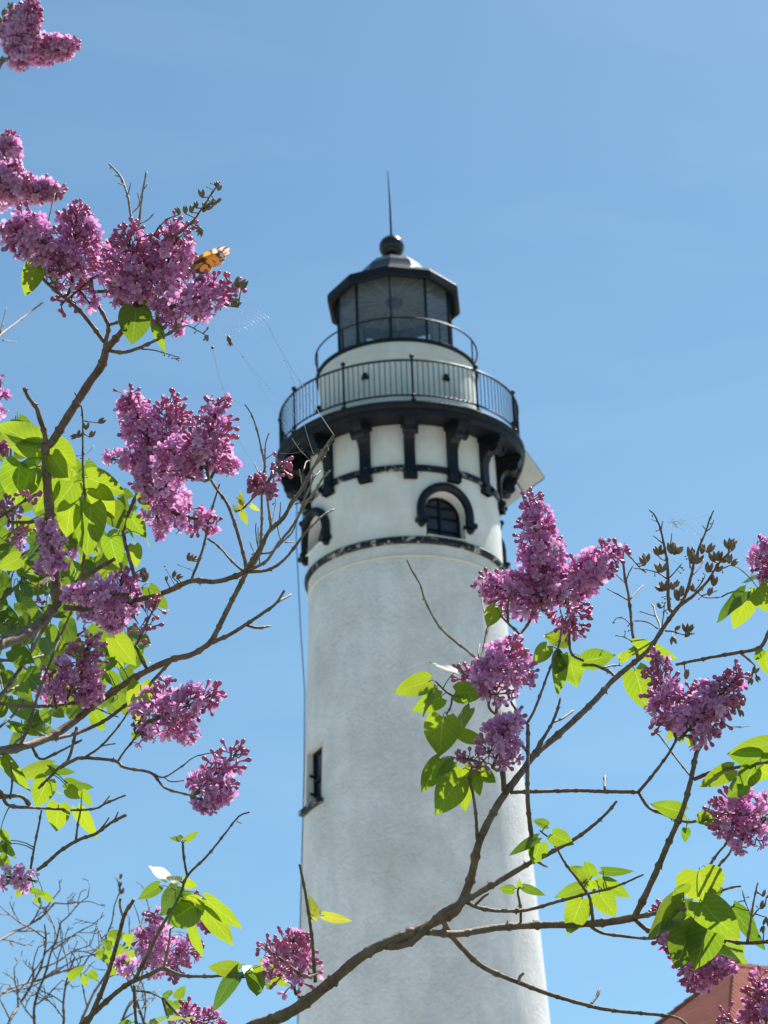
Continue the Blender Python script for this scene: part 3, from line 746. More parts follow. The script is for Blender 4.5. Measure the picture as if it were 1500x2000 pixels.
def cluster(S, x0, y0, x1, y1, w, budf=0.35, dens=1.0, hue=0.0, dd=None, loose=0.0, sc=1.0, label=None):
    """one lilac panicle from its stalk end (x0,y0) to its tip (x1,y1), w wide (photo pixels)"""
    n = S.near(x0, y0, 90)
    d0 = (n[0][2] if n else S.d(x0, y0)) + (random.uniform(-.055, .0) if dd is None else dd)
    Lpx = math.hypot(x1-x0, y1-y0); px = d0/FPX
    B = at(x0, y0, d0); T = at(x1, y1, d0+random.uniform(-.15, .15)*Lpx*px)
    ax = (T-B); L = ax.length; axn = np.array(ax.normalized()); B_ = np.array(B)
    a = np.cross(axn, [0.3, 0.5, 0.8]); a /= np.linalg.norm(a); b = np.cross(axn, a)
    Wr = 0.5*w*px*1.03
    def prof(t): return Wr*(0.55+0.45*math.sin(min(1, t/0.35)*math.pi/2) if t < .35 else 1.0-0.68*((t-.35)/.65)**1.6)
    fl = 0.0100*sc
    nlob = max(7, int(L*Wr*2/(0.019*0.019)*1.5))
    lobes = []
    for i in range(nlob):
        t = 0.04+0.93*((i+rng.uniform(0, .9))/nlob)**0.9; th = i*2.399963+rng.uniform(-.4, .4)
        r = prof(t); rad = min(r*0.60, 0.0165); rc = max(0, r-rad)*rng.uniform(0.65, 1.0)
        c = B_+axn*(L*t)+(a*math.cos(th)+b*math.sin(th))*rc
        lobes.append((c, rad, t, (a*math.cos(th)+b*math.sin(th))))
    fp = []; fd = []; fs = []; fc = []; bp = []; bd = []; bs = []; bc = []
    st = MB()
    for (c, rad, t, o_) in lobes:
        k = max(4, int(dens*(rad/0.0118)**2*5.2))
        isb = rng.uniform() < (budf*1.7 if t > .55 else budf*.7) or (t > 0.9 and budf > .12)
        inner = B_+axn*(L*max(0, t-0.12))
        st.tube([Vector(inner), Vector((inner+c)/2+axn*0.002), Vector(c)], [0.0011, 0.0009, 0.0006], 5)
        for q in range(k):
            v = rng.normal(size=3); v = v/np.linalg.norm(v) + o_*0.55 + axn*0.45; v /= np.linalg.norm(v)
            rr = rad*rng.uniform(0.72, 1.15)*(1+loose*rng.uniform(0, .5)); p = c+v*rr
            dv = v+rng.normal(size=3)*0.35
            g_ = rng.uniform(-1, 1); ag = rng.uniform(0, 1)
            if isb and rng.uniform() < 0.9 or (not isb and rng.uniform() < 0.10):
                bp.append(p+v*rng.uniform(0, .005)); bd.append(v+rng.normal(size=3)*0.18); bs.append(rng.uniform(.95, 1.3)*sc)
                bc.append((0.66+.08*g_+hue*.4, 0.22+.04*g_, 0.41+.06*g_))
                if rng.uniform() < .5: st.tube([Vector(c), Vector(p-v*0.006)], [0.0006, 0.0004], 4)
            else:
                fp.append(p); fd.append(dv); fs.append(rng.uniform(1.0, 1.32)*sc)
                fc.append((0.89+.07*g_+hue-.12*ag, 0.54+.11*g_+hue-.17*ag, 0.80+.08*g_+hue*.7-.11*ag))
    root = None
    if len(fp) >= len(bp): order = ((FT, FF, fp, fd, fs, fc, 'petal'), (BT, BF, bp, bd, bs, bc, 'bud'))
    else: order = ((BT, BF, bp, bd, bs, bc, 'bud'), (FT, FF, fp, fd, fs, fc, 'petal'))
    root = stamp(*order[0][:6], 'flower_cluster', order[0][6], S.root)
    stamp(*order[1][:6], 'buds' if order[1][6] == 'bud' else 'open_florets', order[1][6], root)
    sp = Vector((0, 0, 0))
    if n and n[1] < 90:
        p = at(n[0][0], n[0][1], n[0][2]); st.tube([p, (p+B)/2+Vector((0, 0, -.003)), B, B+ax*0.5, B+ax*.93], [.0022, .0021, .0019, .0015, .0007], 6)
    else: st.tube([B-ax*0.15, B+ax*0.5, B+ax*.93], [.0019, .0015, .0007], 6)
    st.build('stem', M['gstem'], root, ang=None, normals=False)
    if label: root['label'] = label
    return root

def capsule(mb, p, ax, L, spread=0.35):
    """dry split lilac pod: two pointed boat halves"""
    ax = ax.normalized(); sd_ = ax.cross(_f+Vector((.1, .2, .1))).normalized()
    sd_ = (Matrix.Rotation(random.uniform(-1.2, 1.2), 3, ax) @ sd_)
    for sgn in (-1, 1):
        d = (ax+sd_*spread*sgn).normalized()
        ts = [0, .12, .35, .6, .85, 1.0]; rs = [.06, .15, .21, .19, .10, .015]
        mb.tube([p+d*L*t+sd_*sgn*L*0.06*math.sin(math.pi*t) for t in ts], [r*L for r in rs], 6)
def seedhead(S, caps, specks=(), size=11, mat='seed', dd=0.0):
    for c in caps:
        mb = MB()
        x, y = c[0], c[1]; ang = R(c[2]) if len(c) > 2 else R(random.uniform(40, 140)); sz = c[3] if len(c) > 3 else size
        n = S.near(x, y, 60)
        d = (n[0][2] if n else S.d(x, y))+random.uniform(-.008, .008)+dd; px = d/FPX
        # (x, y) is the middle of the pod
        dirv = _r*math.cos(ang)+_u*math.sin(ang)+_f*random.uniform(-.4, .4)
        p = at(x-math.cos(ang)*sz*.8, y+math.sin(ang)*sz*.8, d)
        capsule(mb, p, dirv, sz*1.9*px, random.uniform(.14, .34))
        if n: q = at(*n[0][:3]); mb.tube([q, (q+p)/2, p], [.0010, .0008, .0008], 5)
        mb.build('seed_pod', M[mat], S.root, ang=None, normals=False)
    for (x, y) in specks:
        mb = MB()
        n = S.near(x, y, 40); d = (n[0][2] if n else S.d(x, y)); p = at(x, y, d)
        mb.ball(p, 0.0011, 6, 4)
        if n: q = at(*n[0][:3]); mb.tube([q, (q+p)/2, p], [.0006, .0005, .0004], 4)
        mb.build('dried_bud', M[mat], S.root, ang=None, normals=False)
def z(ox, oy, k, pts): return [(ox+x*k, oy+y*k) for x, y in pts]
z1 = lambda *p: z(0, 0, .35, p)
z2 = lambda *p: z(0, 680, .37333, p)
z3 = lambda *p: z(0, 1150, .37333, p)
z4 = lambda *p: z(0, 1560, .50667, p)
z7 = lambda *p: z(740, 940, .50667, p)
z8 = lambda *p: z(740, 1440, .50667, p)
zs_ = lambda *p: z(1180, 980, .18667, p)      # seed-head close-up
zt = lambda *p: z(400, 600, .275, p)          # twig close-up

# ------------------------------------------------------------------ right shrub: the long limb across the tower
RS = Shrub((-1.1, 2.9, 0), 'lilac shrub whose long bare limb crosses the tower base and blooms at right', d_right)
RS.branch([(490, 2006), (545, 1987), (590, 1962), (650, 1915), (700, 1872), (750, 1843), (800, 1822), (850, 1800), (890, 1778), (917, 1724), (935, 1648), (958, 1597), (986, 1551), (1024, 1501), (1044, 1474), (1095, 1431), (1160, 1370), (1196, 1330), (1231, 1300), (1267, 1269), (1297, 1224), (1323, 1188), (1348, 1168)], 12.3, 3.8, attach=False,
          tail=[(-0.45, 2.75, 1.75), (-0.8, 2.85, 0.9), (-1.1, 2.9, -0.02)])
RS.branch([(752, 1847), (780, 1846), (806, 1836), (841, 1806), (867, 1781), (907, 1759), (943, 1739), (983, 1716), (1039, 1683), (1064, 1671), (1120, 1640), (1155, 1615), (1186, 1587), (1205, 1564)], 9, 2.5, bow=-.03)
RS.branch([(831, 1820), (892, 1824), (968, 1812), (1044, 1807), (1120, 1805), (1186, 1801), (1239, 1792)], 7, 8)
RS.branch([(1239, 1792), (1272, 1724), (1307, 1643), (1333, 1582), (1350, 1521), (1361, 1470), (1378, 1444)], 7, 4.5)
RS.branch([(1239, 1792), (1260, 1788), (1280, 1784), (1320, 1776), (1366, 1780)], 5, 3)
RS.branch([(1243, 1798), (1262, 1815), (1290, 1826), (1340, 1832), (1400, 1837), (1460, 1842), (1510, 1838)], 4.5, 3.5)
RS.branch([(1155, 1810), (1176, 1822), (1221, 1829), (1272, 1833), (1297, 1825)], 3.5, 2.5)
RS.branch([(862, 1793), (884, 1830), (927, 1876), (958, 1896), (1014, 1919), (1074, 1942), (1150, 1964), (1201, 1974), (1252, 1979), (1318, 1987), (1345, 2005)], 6, 3)
RS.branch([(1014, 1919), (1015, 1908), (1022, 1902)], 3.5, 2.5); RS.branch([(1152, 1963), (1166, 1946), (1171, 1931)], 3, 2.5)
RS.branch([(911, 1762), (933, 1772), (973, 1779), (1029, 1777), (1085, 1762), (1145, 1746), (1196, 1734), (1257, 1708)], 4.5, 1.8)
RS.branch([(925, 1771), (944, 1752), (955, 1745)], 3, 2)
RS.branch([(1017, 1802), (1017, 1774), (1011, 1744), (1014, 1733)], 2.8, 2.2)
RS.branch([(1041, 1683), (1039, 1643), (1034, 1600), (1031, 1567), (1030, 1516), (1031, 1480), (1031, 1416)], 5, 3.5, bow=-.03)
RS.branch([(1031, 1416), (1014, 1396), (996, 1366), (991, 1340), (996, 1295), (1003, 1244)], 2.6, 2)
RS.branch([(1031, 1410), (1044, 1386), (1069, 1320), (1090, 1264), (1097, 1229)], 2.8, 1.8)
RS.branch([(1050, 1683), (1062, 1690), (1068, 1692)], 3, 2.5)
RS.branch([(998, 1548), (1044, 1546), (1130, 1544), (1181, 1546), (1247, 1547)], 4, 3.8)
RS.branch([(1247, 1547), (1277, 1511), (1307, 1470), (1323, 1440)], 3.4, 2.4); RS.branch([(1247, 1547), (1267, 1577), (1302, 1592), (1338, 1605), (1373, 1602), (1400, 1600)], 3.4, 2.6)
RS.branch([(1181, 1546), (1181, 1527), (1181, 1515)], 2.6, 2)
RS.branch([(1044, 1470), (1064, 1437), (1079, 1411), (1088, 1388), (1095, 1363)], 4, 2.2); RS.branch([(1079, 1411), (1100, 1402), (1120, 1388)], 2.6, 2.2)
RS.branch([(985, 1545), (981, 1500), (976, 1450), (973, 1396), (970, 1361), (968, 1335)], 6, 4.5, bow=-.02)
RS.branch([(1029, 1467), (1003, 1437), (973, 1401), (955, 1381), (958, 1355)], 3, 2.6, bow=.03)
RS.branch([(932, 1640), (930, 1600), (925, 1557), (917, 1523), (922, 1497)], 3.4, 2.6)
RS.branch([(922, 1497), (915, 1486), (905, 1482), (888, 1480)], 1.7, 1.3)
RS.branch([(968, 1345), (930, 1352), (905, 1360), (882, 1358), (865, 1345), (850, 1330)], 2.4, 1.5)
RS.branch([(884, 1360), (880, 1380), (872, 1395)], 2.3, 1.5)
RS.branch([(968, 1340), (948, 1300), (933, 1288), (907, 1267), (867, 1234), (845, 1203), (829, 1170), (821, 1143), (805, 1115), (794, 1093)], 2.9, 1.6, mat='drybark')
RS.branch([(829, 1170), (824, 1172)], 1.5, 1.2, mat='drybark')
RS.branch([(938, 1290), (943, 1274), (950, 1238), (955, 1215)], 2.8, 2.2); RS.branch([(936, 1290), (934, 1270), (937, 1258)], 1.8, 1.2)
RS.branch([(955, 1215), (943, 1185), (940, 1155)], 1.6, 1.2, mat='drybark'); RS.branch([(950, 1160), (952, 1135), (950, 1116)], 1.8, 1.0, mat='drybark')
RS.branch([(1205, 1326), (1193, 1314), (1176, 1305), (1140, 1290), (1115, 1274), (1112, 1224), (1115, 1180)], 3.2, 2.4)
RS.branch([(1176, 1305), (1195, 1300), (1215, 1300)], 2, 1.5)
RS.branch([(1003, 1246), (1014, 1239), (996, 1221), (978, 1203)], 2.6, 2.2); RS.branch([(1008, 1243), (1024, 1229), (1044, 1198), (1050, 1180)], 2.8, 2.4)
RS.branch([(992, 1215), (992, 1180), (1000, 1150)], 2.6, 2, mat='gstem')
RS.branch([(1247, 1290), (1236, 1239), (1229, 1173), (1219, 1117), (1216, 1074)], 3.4, 2.3)
RS.branch([(1229, 1173), (1205, 1160), (1186, 1150)], 1.6, 1.0); RS.branch([(1231, 1170), (1242, 1158), (1256, 1143)], 1.6, 1.0); RS.branch([(1222, 1135), (1229, 1118), (1237, 1104)], 1.6, 1.1); RS.branch([(1220, 1137), (1211, 1129), (1203, 1122)], 1.4, 1.1, mat='drybark')
RS.branch([(1234, 1222), (1218, 1208), (1203, 1208), (1197, 1218)], 1.3, .8); RS.branch([(1240, 1256), (1220, 1245), (1202, 1241)], 1.3, .9)
RS.branch([(1216, 1074), (1235, 1092), (1250, 1110), (1262, 1118)], 1.4, 1.2)
# seed-head stems
RS.branch(zs_((740, 1150), (690, 1130), (670, 980), (665, 700), (640, 520), (600, 330), (570, 230), (520, 130), (470, 85)), 4.2, 1.4)
RS.branch(zs_((760, 1130), (850, 980), (910, 780), (940, 640), (1000, 460), (1060, 320), (1110, 170), (1145, 95)), 3.6, 1.4)
RS.branch(zs_((900, 1010), (1000, 920), (1090, 820), (1150, 720), (1220, 620), (1300, 540)), 3.2, 2)
RS.branch(zs_((650, 800), (560, 740), (430, 710), (310, 695)), 1.8, .9)
RS.branch(zs_((690, 790), (760, 710), (810, 650)), 1.5, .9)
RS.branch(zs_((660, 620), (600, 600), (560, 560)), 1.5, 1); RS.branch(zs_((690, 520), (700, 400), (710, 330)), 1.6, .9)
RS.branch(zs_((620, 440), (570, 400), (512, 358)), 1.4, .9); RS.branch(zs_((600, 280), (612, 205)), 1.4, .9); RS.branch(zs_((560, 210), (490, 178)), 1.2, .8)
RS.branch(zs_((1060, 310), (1110, 280), (1150, 190)), 1.4, .8); RS.branch(zs_((1065, 290), (1028, 252)), 1.2, .8)
RS.branch(zs_((920, 770), (1000, 690), (1040, 600)), 1.6, 1); RS.branch(zs_((960, 930), (1050, 1000), (1150, 1005), (1230, 995)), 1.6, .8)
RS.branch(zs_((1020, 980), (1100, 960), (1180, 930)), 1.5, .8); RS.branch(zs_((940, 940), (1010, 860), (1060, 770)), 1.6, 1)
RS.branch(zs_((1160, 720), (1260, 690), (1330, 660)), 1.6, 1); RS.branch(zs_((900, 690), (890, 560)), 1.6, 1); RS.branch(zs_((950, 520), (900, 430)), 1.2, .8)
RS.branch(zs_((600, 1380), (575, 1270), (540, 1190), (520, 1100), (490, 1070)), 2.8, 1.4, mat='drybark'); RS.branch(zs_((540, 1200), (450, 1170), (370, 1145)), 1.4, .9, mat='drybark')
RS.branch(zs_((590, 1380), (620, 1200), (630, 1060)), 1.5, .9); RS.branch(zs_((610, 1160), (690, 1110)), 1.2, .8)
RS.branch(zs_((560, 1330), (480, 1270), (380, 1245), (310, 1250)), 1.6, .9)
RS.branch(zs_((640, 1350), (730, 1360), (820, 1390), (950, 1380)), 1.8, .9); RS.branch(zs_((712, 1370), (715, 1420)), 1.2, 1)
seedhead(RS, [(*q, a, sz) for q, a, sz in zip(
    zs_((410, 620), (440, 590), (550, 520), (600, 510), (700, 490), (745, 500), (790, 510), (570, 700), (610, 690), (590, 900), (630, 880), (720, 880), (760, 860), (760, 980), (810, 940), (905, 540), (930, 590), (980, 600), (1030, 500), (1110, 490), (1140, 580), (1200, 570), (1260, 610), (1290, 440), (1340, 460), (1350, 430), (1310, 600), (1360, 640), (1095, 690), (1200, 690), (1150, 830), (1105, 940), (920, 900), (850, 1320), (900, 1330), (770, 1320), (870, 1390), (720, 1450), (575, 1090)),
    (110, 80, 115, 60, 95, 75, 35, 120, 80, 140, 95, 80, 60, 100, 80, 95, 70, 60, 80, 55, 105, 75, 40, 100, 85, 50, 85, 40, 75, 60, 80, 80, 100, 95, 45, 30, 40, -80, 120),
    (11, 12, 11, 11, 13, 13, 12, 12, 11, 11, 12, 10, 9, 13, 12, 14, 14, 13, 11, 12, 12, 12, 9, 12, 12, 9, 11, 10, 12, 11, 12, 10, 9, 10, 11, 8, 8, 9, 7))],
    specks=zs_((530, 775), (800, 745), (830, 715), (820, 690), (860, 600), (850, 570), (985, 820), (1040, 750), (1030, 800), (610, 1000), (635, 1015), (700, 1015), (605, 1055), (640, 1055), (660, 1165), (220, 1355), (255, 1352), (250, 1300), (505, 150), (545, 305), (1240, 740), (1115, 230), (990, 1020), (105, 1265)))
RS.branch([(1320, 1298), (1373, 1287), (1410, 1280), (1444, 1274), (1485, 1264), (1503, 1230)], 2.8, 4); RS.branch([(1444, 1274), (1462, 1288), (1475, 1300)], 2.4, 1.6)
seedhead(RS, [(1462, 1318, 200, 8), (1475, 1308, 60, 9), (1466, 1330, 250, 9), (1480, 1325, 300, 8), (1440, 1380, 250, 10), (1452, 1370, 60, 9), (1447, 1392, 280, 9), (1341, 1318, 80, 11)])
RS.branch([(1356, 1522), (1394, 1507), (1449, 1497), (1490, 1490), (1508, 1486)], 4, 3); RS.branch([(1348, 1515), (1320, 1480), (1287, 1436), (1272, 1434)], 2, 1.2)
RS.branch([(1420, 1418), (1445, 1420), (1465, 1418)], 1.4, .8)
RS.branch([(1158, 1797), (1155, 1770), (1150, 1750), (1130, 1720), (1105, 1688), (1085, 1653), (1070, 1635), (1054, 1622)], 3.4, 1.8)
RS.branch([(1381, 1698), (1398, 1672), (1414, 1653), (1425, 1640)], 3, 2); RS.branch([(1394, 1705), (1408, 1686), (1424, 1668), (1432, 1650)], 3, 2); RS.branch([(1410, 1739), (1430, 1733), (1446, 1731)], 2.6, 2)
RS.branch([(1460, 1838), (1466, 1800), (1472, 1760), (1480, 1725)], 3, 1.5, mat='drybark'); RS.branch([(1468, 1790), (1455, 1760), (1449, 1736)], 1.6, .9); RS.branch([(1470, 1790), (1482, 1775), (1494, 1770)], 2, 1)
seedhead(RS, [(1490, 1768, 60, 10), (1497, 1800, 260, 10), (1490, 1815, 250, 9), (1492, 1745, 80, 8), (1502, 1750, 30, 8)], specks=[(1462, 1752), (1470, 1765), (1478, 1770), (1482, 1745)])
RS.branch([(616, 1917), (613, 1880), (610, 1840), (605, 1798), (595, 1737), (585, 1688)], 4, 2.6)
RS.branch([(585, 1948), (580, 1942)], 3, 2)
for q in ((1003, 1738, 972, 1735, 18), (1022, 1733, 1067, 1748, 16), (1014, 1734, 1014, 1716, 9)): add_leaf(RS, *q)
for q in [
 (839, 1330, 768, 1353, 42, 10, -.1), (892, 1312, 838, 1290, 14, 70, .2), (862, 1362, 804, 1390, 38, -10, 0), (850, 1345, 817, 1396, 15, 65, .1),
 (866, 1400, 857, 1480, 68, 5, .1), (918, 1384, 888, 1433, 22, 50, 0), (890, 1352, 952, 1355, 42, 15, .1), (898, 1432, 950, 1457, 28, 30, 0),
 (860, 1482, 823, 1550, 44, -35, .2), (885, 1487, 848, 1515, 18, 50, 0), (895, 1520, 850, 1594, 58, 10, .1), (903, 1500, 909, 1588, 44, -10, .1), (930, 1502, 967, 1534, 34, 30, .2),
 (925, 1510, 938, 1556, 26, 0, 0), (968, 1186, 952, 1226, 32, 0, 0), (1108, 1253, 1060, 1240, 32, 30, 0), (1070, 1262, 1040, 1298, 30, 20, 0), (1098, 1280, 1082, 1363, 28, 35, .2),
 (1112, 1286, 1128, 1343, 48, -5, 0), (1100, 1275, 1083, 1318, 34, 20, .1), (1141, 1290, 1203, 1282, 40, 10, -.1), (1210, 1287, 1237, 1275, 20, 20, 0), (1237, 1262, 1325, 1287, 38, 15, 0), (1240, 1308, 1266, 1392, 56, 0, .1),
 (1345, 1440, 1362, 1464, 17, 20, 0), (1318, 1425, 1300, 1446, 14, 30, 0), (1330, 1428, 1330, 1455, 14, 0, 0),
 (1462, 1160, 1432, 1230, 46, 5, .1), (1455, 1155, 1393, 1210, 24, 45, .1), (1505, 1122, 1447, 1130, 30, 80, .3), (1480, 1148, 1512, 1200, 46, 20, .1), (1492, 1275, 1504, 1322, 28, 20, .1), (1490, 1270, 1470, 1290, 16, 20, .1),
 (1510, 1452, 1420, 1472, 38, 10, 0), (1485, 1482, 1422, 1476, 42, -10, .1), (1432, 1502, 1364, 1537, 36, 10, 0), (1470, 1500, 1448, 1556, 44, -20, .1), (1455, 1530, 1420, 1556, 34, 20, 0), (1480, 1500, 1512, 1520, 46, 35, .2), (1500, 1470, 1512, 1500, 30, 30, 0),
 (1336, 1586, 1270, 1570, 34, 0, 0), (1365, 1594, 1398, 1606, 26, 10, 0), (1340, 1618, 1338, 1646, 18, 0, 0), (1342, 1600, 1345, 1612, 8, 0, 0),
 (1070, 1612, 1040, 1600, 17, 30, 0), (1078, 1630, 1122, 1652, 34, 10, .1), (1050, 1636, 992, 1670, 17, 45, .1), (1055, 1645, 1040, 1690, 38, 10, .1),
 (1150, 1715, 1109, 1690, 26, 20, 0), (1158, 1712, 1142, 1680, 26, -10, 0), (1176, 1700, 1240, 1709, 20, 40, .1), (1140, 1732, 1082, 1752, 26, 20, 0), (1178, 1722, 1232, 1755, 30, 10, .1), (1138, 1755, 1108, 1828, 48, 10, .1), (1170, 1745, 1205, 1793, 42, 0, .1), (1165, 1718, 1185, 1742, 22, 0, 0), (1150, 1722, 1162, 1742, 24, 20, 0),
 (1364, 1700, 1378, 1768, 90, 5, .1), (1385, 1750, 1412, 1735, 40, 40, .2), (1338, 1755, 1265, 1835, 44, 40, .1), (1340, 1775, 1290, 1818, 52, 0, .1), (1335, 1750, 1318, 1735, 50, 0, 0),
 (1350, 1806, 1322, 1896, 72, -8, .1), (1385, 1806, 1356, 1896, 68, 12, .1), (1370, 1762, 1442, 1846, 66, 30, .2), (1430, 1770, 1488, 1862, 36, 50, .2), (1415, 1845, 1455, 1888, 38, 60, .1), (1400, 1835, 1458, 1860, 44, 20, .1), (1368, 1770, 1395, 1800, 30, 20, .1), (1362, 1772, 1340, 1788, 24, 20, .1)]:
    big = q[4] > 60
    add_leaf(RS, *q[:5], tilt=q[5], pitch=q[6], dd=(-.05 if big else 0))
for q in ((602, 1796, 603, 1748, 0), ): pass
add_leaf(RS, 612, 1787, 606, 1749, 22, tilt=20, pitch=0, mat='yleaf'); add_leaf(RS, 612, 1787, 628, 1775, 18, tilt=0, mat='yleaf'); add_leaf(RS, 632, 1788, 689, 1803, 20, tilt=15, pitch=0, mat='yleaf'); add_leaf(RS, 608, 1792, 622, 1800, 6, tilt=20, mat='yleaf')
for q in [
 (1072, 1170, 1036, 962, 100, .22), (1085, 1165, 1216, 1066, 92, .22), (1060, 1178, 942, 1138, 104, .2), (1078, 1120, 1050, 1185, 100, .15), (1104, 1165, 1122, 1238, 86, .75),
 (950, 1362, 1008, 1252, 112, .4), (972, 1345, 895, 1312, 76, .5), (1000, 1330, 1030, 1290, 80, .35), (962, 1500, 1000, 1392, 96, .25), (940, 1490, 897, 1478, 50, .2),
 (1316, 1430, 1278, 1275, 88, .75), (1330, 1440, 1452, 1312, 104, .5), (1320, 1425, 1372, 1345, 100, .45), (1510, 1590, 1382, 1592, 112, .4), (1495, 1600, 1425, 1660, 70, .3),
 (1515, 1140, 1492, 1052, 86, .25), 
 (1505, 2040, 1478, 1905, 96, .75), (1490, 2020, 1402, 1985, 66, .45)]:
    cluster(RS, *q)
cluster(RS, 575, 1930, 572, 1822, 108, .45); cluster(RS, 590, 1905, 508, 1842, 74, .6)

for q in [(1358, 1796, 1288, 1848, 86, .3), (1372, 1812, 1365, 1925, 122, .22), (1300, 1800, 1285, 1770, 34, .6), (1400, 1830, 1412, 1905, 84, .1)]: cluster(RS, *q, dd=.10)
# ------------------------------------------------------------------ left shrub
LS = Shrub((-1.3, 3.1, 0), 'lilac shrub with thick dark limb rising at left, butterfly on its upper blooms', d_left)
LS.branch([(-40, 1275), (0, 1256), (37, 1244), (75, 1221), (112, 1180), (134, 1154), (161, 1132), (187, 1113), (224, 1092)], 15, 3.5, attach=False, tail=[(-0.75, 2.95, 2.0), (-1.1, 3.05, 1.0), (-1.3, 3.1, -0.02)])
LS.branch([(112, 1178), (106, 1109), (101, 1053), (95, 979), (90, 904), (88, 867)], 11.5, 9, bow=-.03)
LS.branch([(88, 867), (88, 848), (78, 818), (71, 796), (56, 777), (47, 757)], 6, 3.2)
LS.branch([(92, 872), (103, 862), (123, 829), (149, 788), (175, 747), (198, 714), (207, 683)], 8, 8)
LS.branch([(207, 683), (217, 672), (245, 637), (268, 590), (284, 545), (290, 500)], 7, 4); LS.branch([(205, 686), (207, 665), (212, 640), (203, 616), (188, 590), (180, 560)], 4.6, 3, mat='bark')
LS.branch([(213, 634), (235, 627), (262, 600)], 3, 2); LS.branch([(203, 668), (175, 630), (147, 599), (105, 564), (80, 538), (72, 500)], 4, 3)
LS.branch([(212, 684), (240, 688), (273, 679), (308, 662), (340, 644), (352, 615)], 3.8, 2.6); LS.branch([(273, 681), (300, 684), (322, 690), (350, 698)], 1.6, 1)
LS.branch([(80, 500), (84, 475), (95, 430), (107, 378)], 2.2, 1.2)
LS.branch([(280, 560), (272, 500), (268, 450), (257, 430), (250, 385), (235, 345), (213, 320)], 3, 2, mat='drybark'); LS.branch([(266, 470), (272, 430), (278, 380), (286, 335)], 2.8, 2, mat='drybark')
for p_ in ([(250, 380), (256, 356)], [(243, 362), (231, 358)], [(236, 346), (224, 343)], [(259, 415), (272, 400), (269, 378)], [(280, 370), (289, 358)], [(262, 440), (285, 432), (300, 418)], [(218, 325), (215, 330)]): LS.branch(p_, 1.5, .9, mat='drybark')
LS.branch([(300, 520), (320, 470), (350, 455), (378, 430), (398, 402), (412, 380), (430, 355)], 2.6, 1.4); LS.branch([(300, 460), (312, 442), (326, 428)], 1.8, 1.1)
seedhead(LS, [(348, 412, 120, 9), (362, 410, 90, 9), (374, 408, 75, 9), (383, 400, 95, 8), (400, 400, 100, 7), (408, 404, 30, 10), (400, 408, 60, 9), (418, 395, 60, 9), (428, 366, 70, 8), (427, 392, 45, 7), (394, 378, 100, 10), (423, 360, 110, 8), (388, 448, 200, 8), (392, 455, 250, 8)], specks=[(404, 365), (412, 358), (396, 450)])
LS.branch([(290, 520), (340, 545), (400, 575), (440, 595), (465, 600)], 2.4, 1.4, bow=.08); seedhead(LS, [(466, 552, 60, 12), (476, 556, 55, 12), (460, 592, 30, 12)], specks=[(430, 605), (427, 600), (421, 603)])
LS.branch([(340, 644), (365, 636), (385, 645), (402, 655)], 1.3, 1); LS.branch([(378, 640), (392, 628)], .9, .6); seedhead(LS, [(405, 642, 60, 4), (404, 660, 260, 6)], specks=[(400, 658), (406, 656), (398, 664), (380, 650), (404, 665)], size=5)
LS.branch([(340, 700), (352, 700)], 1, .8); seedhead(LS, [], specks=[(330, 696), (336, 700), (345, 702), (349, 704), (321, 694)])
LS.branch([(125, 1187), (168, 1188), (224, 1182), (280, 1169), (329, 1154), (373, 1135), (422, 1136), (455, 1127), (482, 1117)], 6, 5, bow=-.02)
LS.branch([(482, 1117), (523, 1113), (557, 1091), (595, 1042), (614, 1022), (633, 1005), (652, 995)], 3.6, 2, mat='bark')
LS.branch([(487, 1113), (520, 1096), (542, 1064), (572, 1027), (595, 986), (617, 956), (630, 935), (645, 919)], 3.2, 1.8, mat='drybark')
LS.branch([(484, 1115), (505, 1085), (520, 1046), (545, 1020), (569, 986), (598, 938), (621, 896), (639, 867), (652, 850)], 4.4, 1.8, mat='drybark')
LS.branch([(508, 1082), (530, 1078), (548, 1062), (570, 1040), (580, 1015), (596, 970), (610, 940), (623, 918)], 2.2, 1, mat='drybark')
for p_ in (zt((700, 1160), (720, 1100), (740, 1090)), zt((690, 1260), (680, 1200), (670, 1150)), zt((760, 1180), (790, 1190), (820, 1160)), zt((640, 1400), (700, 1380), (760, 1350)), zt((660, 1460), (690, 1450), (725, 1440)), zt((540, 1660), (525, 1600), (505, 1520)), zt((570, 1670), (640, 1670)), zt((790, 1120), (820, 1080), (855, 1060)), zt((830, 1060), (825, 1010)), zt((870, 980), (880, 1020)), zt((770, 1200), (740, 1300), (710, 1360)),
           zt((420, 1700), (380, 1700), (360, 1580), (365, 1530)), zt((380, 1760), (340, 1720), (320, 1665)), zt((360, 1740), (330, 1760)), zt((390, 1820), (378, 1700), (380, 1560)), zt((460, 1560), (490, 1480), (505, 1350)), zt((530, 1520), (540, 1380)), zt((480, 1400), (500, 1390))): LS.branch(p_, 1.5, .9, mat='drybark', knots=False)
LS.branch(zt((280, 1880), (400, 1700), (440, 1620), (480, 1560), (560, 1500), (620, 1380), (700, 1290), (770, 1140), (840, 1060), (920, 905)), 4.6, 1.8, mat='bark', bow=-.015)
LS.branch(zt((395, 1700), (405, 1500), (405, 1240), (425, 1130), (400, 1000), (370, 870), (330, 760), (285, 690)), 2.8, 1.4, mat='drybark')
LS.branch(zt((470, 1560), (450, 1400), (430, 1230), (430, 980), (460, 890)), 3, 1.1, mat='drybark'); LS.branch(zt((430, 1240), (380, 1170), (350, 1100)), 1.5, .9, mat='drybark'); LS.branch(zt((430, 1080), (500, 1030)), 1.2, .8, mat='drybark')
LS.branch(zt((395, 1300), (330, 1370), (270, 1430), (220, 1450)), 2, 1.8, mat='gstem')
LS.branch(zt((290, 1870), (290, 1820), (250, 1660), (190, 1470), (150, 1380), (90, 1300), (40, 1220)), 4, 2.6)
